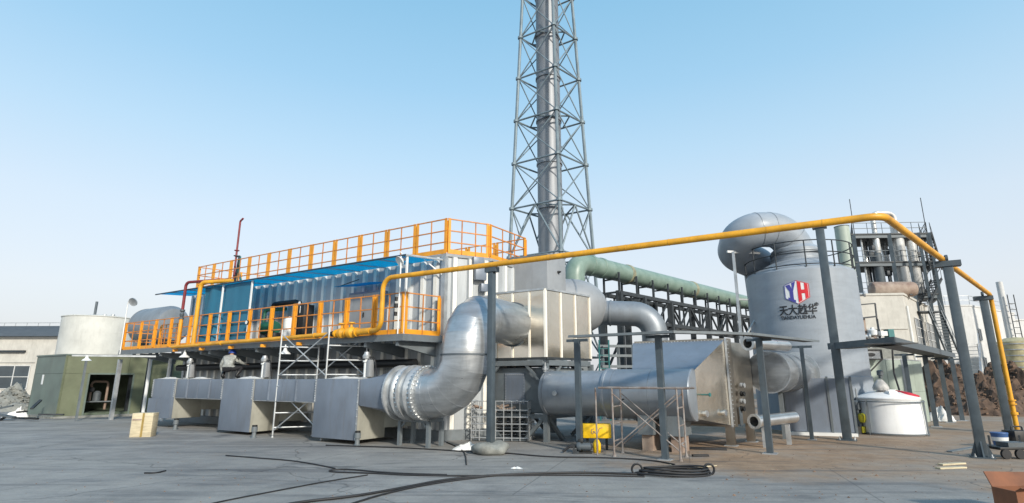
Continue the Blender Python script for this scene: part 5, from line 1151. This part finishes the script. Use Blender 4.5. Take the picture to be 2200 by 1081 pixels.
MB().lathe(c+Z*.38+Vector((.05, -.15, 0)), Z, [(0, .08), (.1, .12), (.25, .12), (.3, .05)], 14).build('head', 'yellowmach', t); MB().lathe(c+Vector((.0, -.2, .05)), Z, [(0, .06), (.2, .06)], 12).build('filter', 'yellowmach', t)
for k in range(4):
    s = .15*k; MB().tube(fillet([c+Z*(.5+s*.6), c+Vector((.3+.05*k, -.05*k, .7+s)), c+Vector((.42, .0, .35+s)), c+Vector((.15, .1, .2+s))], .15), .02, 6).build('hose', 'rubber', t)
rod('tube', 'galv', t, c+Vector((.12, .1, 0)), c+Vector((.12, .1, 1.5)), .03)
cab = MB().tube(fillet([D(1917, 752, 20.2), D(1920, 800, 20.2), D(1932, 838, 19.7)], .3), .03, 8); tag(cab.build('drop_hose', 'rubber', None, D(1920, 800, 20.2)), 'black hose dropping from the tray to the white tank', 'hose')
# dirt heaps
def heap(lb, c, rx, ry, h, m, seed, n=64):
    random.seed(seed); b = MB(); k = n; vs = []
    from mathutils import noise as nz_
    for j in range(k+1):
        for i in range(k+1):
            x, y = i/k*2-1, j/k*2-1; r = math.hypot(x, y); base = max(0, 1-r**1.5)
            q = Vector((x*rx*1.1+seed*7, y*ry*1.1, 0)); nn = nz_.fractal(q*.9, .75, 2.1, 7)
            vs.append(up(c, 0)+Vector((x*rx, y*ry, -.05+h*base*(1+.45*nn)+.22*nn*(base > .02))))
    b.add(vs, [(j*(k+1)+i, j*(k+1)+i+1, (j+1)*(k+1)+i+1, (j+1)*(k+1)+i) for j in range(k) for i in range(k)])
    o = b.build('dirt_heap', m, None, up(c, 0), ang=20); tag(o, lb, 'heap', 'dirt heaps at the right')
    cl = MB()
    for k_ in range(420):
        a_ = random.uniform(0, 6.28); r = random.uniform(.05, .98); x, y = r*math.cos(a_), r*math.sin(a_); q = Vector((x*rx*1.1+seed*7, y*ry*1.1, 0)); nn = nz_.fractal(q*.9, .9, 2.1, 6); z = h*max(0, 1-r**1.5)*(1+.45*nn)
        s = random.uniform(.03, .12); pp = up(c, 0)+Vector((x*rx, y*ry, max(0, z))); ax_ = Vector((random.uniform(-1, 1), random.uniform(-1, 1), random.uniform(-.4, .4))).normalized(); cl.bar(pp, pp+ax_*s*1.5, s, s*.7)
    oc = cl.build('clods', 'rubble2' if m == 'rubble' else 'concrete', o); oc['kind'] = 'stuff'; return o
heap('dark earth heap behind the tray posts', up(D(2042, 860, 33), 0), 4.0, 3.5, 2.5, 'rubble', 2)
heap('brown rubble heap between the thick posts', up(D(2112, 870, 31), 0), 3.3, 2.6, 1.55, 'rubble', 5)
heap('dark earth heap at the right edge behind the downpipe', up(D(2190, 860, 34), 0), 4.0, 3.0, 2.4, 'rubble', 9)
crumple('white sack lying before the dark earth heap', up(D(2026, 903, 25.5), 0), .5, .3, .55, 'sheetwhite', 'sack', 6)
# small loose stones and bits on the dirt
random.seed(12)
sc = MB()
for k in range(260):
    u, v = random.uniform(1480, 2200), random.uniform(935, 1075); c = G(u, v); s = random.uniform(.006, .02)*(1 if random.random() < .95 else 2)
    sc.add([c+Vector((-s, 0, 0)), c+Vector((0, -s, 0)), c+Vector((s*1.2, 0, 0)), c+Vector((0, s, 0)), c+Vector((0, 0, s*.9))], [(0, 1, 4), (1, 2, 4), (2, 3, 4), (3, 0, 4)])
for k in range(160):
    u, v = random.uniform(0, 1500), random.uniform(940, 1080); c = G(u, v); s = random.uniform(.006, .018)
    sc.add([c+Vector((-s, 0, 0)), c+Vector((0, -s, 0)), c+Vector((s*1.2, 0, 0)), c+Vector((0, s, 0)), c+Vector((0, 0, s*.9))], [(0, 1, 4), (1, 2, 4), (2, 3, 4), (3, 0, 4)])
o = sc.build('gravel', 'rubble2'); o['kind'] = 'stuff'; o['label'] = 'small loose stones scattered over the yard'; o['category'] = 'stones'
# planks, trolley, bucket, carton at the lower right
for (a, b, lb) in (((2040, 972), (2120, 958), 'long grey board lying left of the thick post foot'), ((2020, 1000), (2070, 997), 'pale short board lying before the thick post foot'), ((2015, 1008), (2072, 1006), 'second pale board nearest the camera before the thick post')):
    p, q = G(*a), G(*b); tag(MB().bar(p+Z*.02, q+Z*.02, .12, .03).build('board', 'framegrey' if 'grey' in lb else 'wood', None, p), lb, 'board', 'boards lying at the right')
c = G(2172, 984); t = T('hand_trolley', 'black trolley with wheels at the right edge', 'trolley', c)
MB().box(c+Z*.2, .8, .45, .06).build('bed', 'black', t, bevel=.01)
for dx_ in (-.28, .05, .3): MB().lathe(c+Vector((dx_, -.24, .11)), Vector((0, 1, 0)), [(0, .05), (0, .11), (.06, .11), (.06, .05)], 16).build('wheel', 'rubber', t)
MB().box(c+Vector((.1, 0, .26)), .5, .35, .1).build('load', 'greydark', t)
for s in (-.35, .38): bar('stake', 'darksteel', t, c+Vector((s, .1, .2)), c+Vector((s, .1, .5)), .04)
c = G(2152, 962); t = T('bucket', 'blue and white bucket behind the black trolley', 'bucket', c)
MB().lathe(c, Z, [(0, .15), (.36, .19), (.38, .2), (.4, .19)], 20).build('body', 'bluebucket', t); MB().lathe(c+Z*.18, Z, [(0, .176), (.1, .187)], 20).build('band', 'white', t)
c = G(2192, 962); t = T('tool_box', 'black tool box at the right edge behind the trolley', 'box', c); MB().box(c, .5, .4, .45).build('body', 'black', t, bevel=.02); MB().tube(fillet([c+Vector((-.15, 0, .45)), c+Vector((-.15, 0, .55)), c+Vector((.15, 0, .55)), c+Vector((.15, 0, .45))], .04), .02, 6).build('handle', 'rubber', t)
c = G(2196, 1125); ca = T('carton', 'torn brown carton with white label at the lower right', 'carton', c)
cw, cdp, chh = Vector((1.0, .1, 0)), Vector((.0, .36, 0)), .38
for nm, o_, a, b in (('front', c, cw, Vector((.02, 0, 0))),):
    MB().para(c, cw, Vector((-.002, .015, 0)), Z*chh).build('side', 'card', ca)
MB().para(c+cdp, cw, Vector((-.002, .015, 0)), Z*chh).build('side', 'card', ca); MB().para(c, cdp, Vector((.015, 0, 0)), Z*chh).build('side', 'card', ca); MB().para(c+cw, cdp, Vector((.015, 0, 0)), Z*chh).build('side', 'card', ca)
MB().plate([c+Z*chh, c+cw+Z*chh, c+cw+Z*(chh+.1)-Vector((0, .14, 0)), c+Z*(chh+.06)-Vector((.03, .13, 0))], .012).build('flap', 'card', ca)
MB().plate([c+cdp+Z*chh, c+cdp+cw+Z*chh, c+cdp+cw+Z*(chh+.15)+Vector((0, .1, 0)), c+cdp+Z*(chh+.18)+Vector((0, .1, 0))], .012).build('flap', 'card', ca)
MB().para(c+cw*.26+Z*.24-Vector((0, .006, 0)), cw*.07, Vector((0, .005, 0)), Z*.12).build('label', 'white', ca)
# debris at the left edge
c = G(22, 905); t = T('debris_pile', 'dark scrap and planks piled at the left edge', 'debris', c); random.seed(21)
for k in range(12):
    p = c+Vector((random.uniform(-1.8, .8), random.uniform(-.3, 1.2), random.uniform(.05, .5))); d = Vector((random.uniform(-1, 1), random.uniform(-.4, .4), random.uniform(-.15, .15))).normalized(); MB().bar(p, p+d*random.uniform(.6, 1.5), .12, .07).build('plank', random.choice(['black', 'darksteel', 'greydark']), t)
crumple('white sack in the debris at the left edge', up(D(40, 885, 28), 0), .4, .3, .38, 'sheetwhite', 'sack', 8)
heap('grey rubble mound behind the debris at the left edge', up(D(18, 860, 34), 0), 2.2, 1.5, 1.1, 'concrete', 14, 24)
# ================================================================ crouching worker on the duct
wp = up(V(488, 812, HP+N1*.55, E1), TOP+.01)
RT = Vector((1, -.1, 0)).normalized(); FR = Vector((.1, 1, 0)).normalized()       # right in the picture, away from the viewer
def wq(x, y, z): return RT*x+FR*y+Z*z
J = {'pel': (-.02, 0, .38), 'sp': (-.04, .06, .55), 'ch': (-.08, .16, .74), 'nk': (-.1, .26, .86), 'hd': (-.1, .34, .95),
     'sl': (-.27, .16, .78), 'el': (-.40, .16, .50), 'wl': (-.38, .26, .22), 'hl': (-.37, .32, .1),
     'sr': (.12, .2, .78), 'er': (.25, .36, .6), 'wr': (.3, .55, .55), 'hr': (.32, .63, .54),
     'kl': (-.30, .34, .42), 'al': (-.26, .08, .1), 'tl': (-.30, .26, .05), 'hpl': (-.13, .02, .36),
     'kr': (.42, .22, .42), 'ar': (.30, .02, .1), 'tr': (.38, .2, .05), 'hpr': (.12, .02, .36)}
RD = {'pel': .17, 'sp': .165, 'ch': .175, 'nk': .06, 'hd': .10, 'sl': .085, 'el': .065, 'wl': .045, 'hl': .04, 'sr': .085, 'er': .065, 'wr': .045, 'hr': .04, 'kl': .085, 'al': .06, 'tl': .05, 'hpl': .12, 'kr': .085, 'ar': .06, 'tr': .05, 'hpr': .12}
ED = [('pel', 'sp'), ('sp', 'ch'), ('ch', 'nk'), ('nk', 'hd'), ('ch', 'sl'), ('sl', 'el'), ('el', 'wl'), ('wl', 'hl'), ('ch', 'sr'), ('sr', 'er'), ('er', 'wr'), ('wr', 'hr'), ('pel', 'hpl'), ('hpl', 'kl'), ('kl', 'al'), ('al', 'tl'), ('pel', 'hpr'), ('hpr', 'kr'), ('kr', 'ar'), ('ar', 'tr')]
ks = list(J); me = bpy.data.meshes.new('person'); me.from_pydata([wq(*J[k]) for k in ks], [(ks.index(a), ks.index(b)) for a, b in ED], [])
ob = bpy.data.objects.new('person', me); COL.objects.link(ob); ob.modifiers.new('s', 'SKIN'); sb = ob.modifiers.new('d', 'SUBSURF'); sb.levels = sb.render_levels = 3
for i, k in enumerate(ks):
    sv = me.skin_vertices[0].data[i]; sv.radius = (RD[k], RD[k]); sv.use_root = (k == 'pel')
bpy.context.view_layer.update()
m2 = bpy.data.meshes.new_from_object(ob.evaluated_get(bpy.context.evaluated_depsgraph_get())); bpy.data.objects.remove(ob)
for n_ in ('jacket', 'trousers', 'skin', 'black'): m2.materials.append(MT[n_])
jp = {k: wq(*J[k]) for k in ks}
grp = {0: ('sp', 'ch', 'sl', 'el', 'wl', 'sr', 'er', 'wr'), 1: ('pel', 'hpl', 'hpr', 'kl', 'kr'), 2: ('hd', 'nk', 'hl', 'hr'), 3: ('tl', 'tr', 'al', 'ar')}
for f in m2.polygons:
    best = min(((f.center-jp[k]).length-RD[k]*.6, g) for g, kk in grp.items() for k in kk); mi = best[1]
    if mi in (0, 1) and abs(f.center.dot(RT)) < .24 and (f.center-jp['wl']).length > .2: mi = 0 if f.center.z > .43 else 1
    f.material_index = mi; f.use_smooth = True
pn = bpy.data.objects.new('person', m2); COL.objects.link(pn); pn.location = wp; BASE[pn.name] = wp
tag(pn, 'worker in grey jacket and black trousers crouching on the duct', 'person')
hdp = wp+jp['hd']; MB().lathe(hdp+Z*.0-FR*.01, Vector((0, .25, 1)), [(-.02, .15), (.0, .15), (.03, .125), (.09, .105), (.13, .06), (.145, 0)], 20).build('helmet', 'capblue', pn)
for s_, k_ in ((-1, 'hl'), (1, 'hr')):
    hp_ = wp+jp[k_]; dn_ = (jp[k_]-jp['wl' if k_ == 'hl' else 'wr']).normalized(); sd2 = dn_.cross(FR if abs(dn_.dot(FR)) < .8 else Z).normalized(); g_ = MB()
    for i in range(4): q = hp_+sd2*(.022*(i-1.5)); L_ = (.07, .085, .08, .06)[i]; g_.tube([q, q+dn_*L_*.6, q+dn_*L_*.85+FR*.03], .010, 6)
    g_.tube([hp_+sd2*.035, hp_+sd2*.06+dn_*.03, hp_+sd2*.065+dn_*.06], .011, 6); g_.build('fingers', 'skin', pn)
bpy.context.view_layer.update()
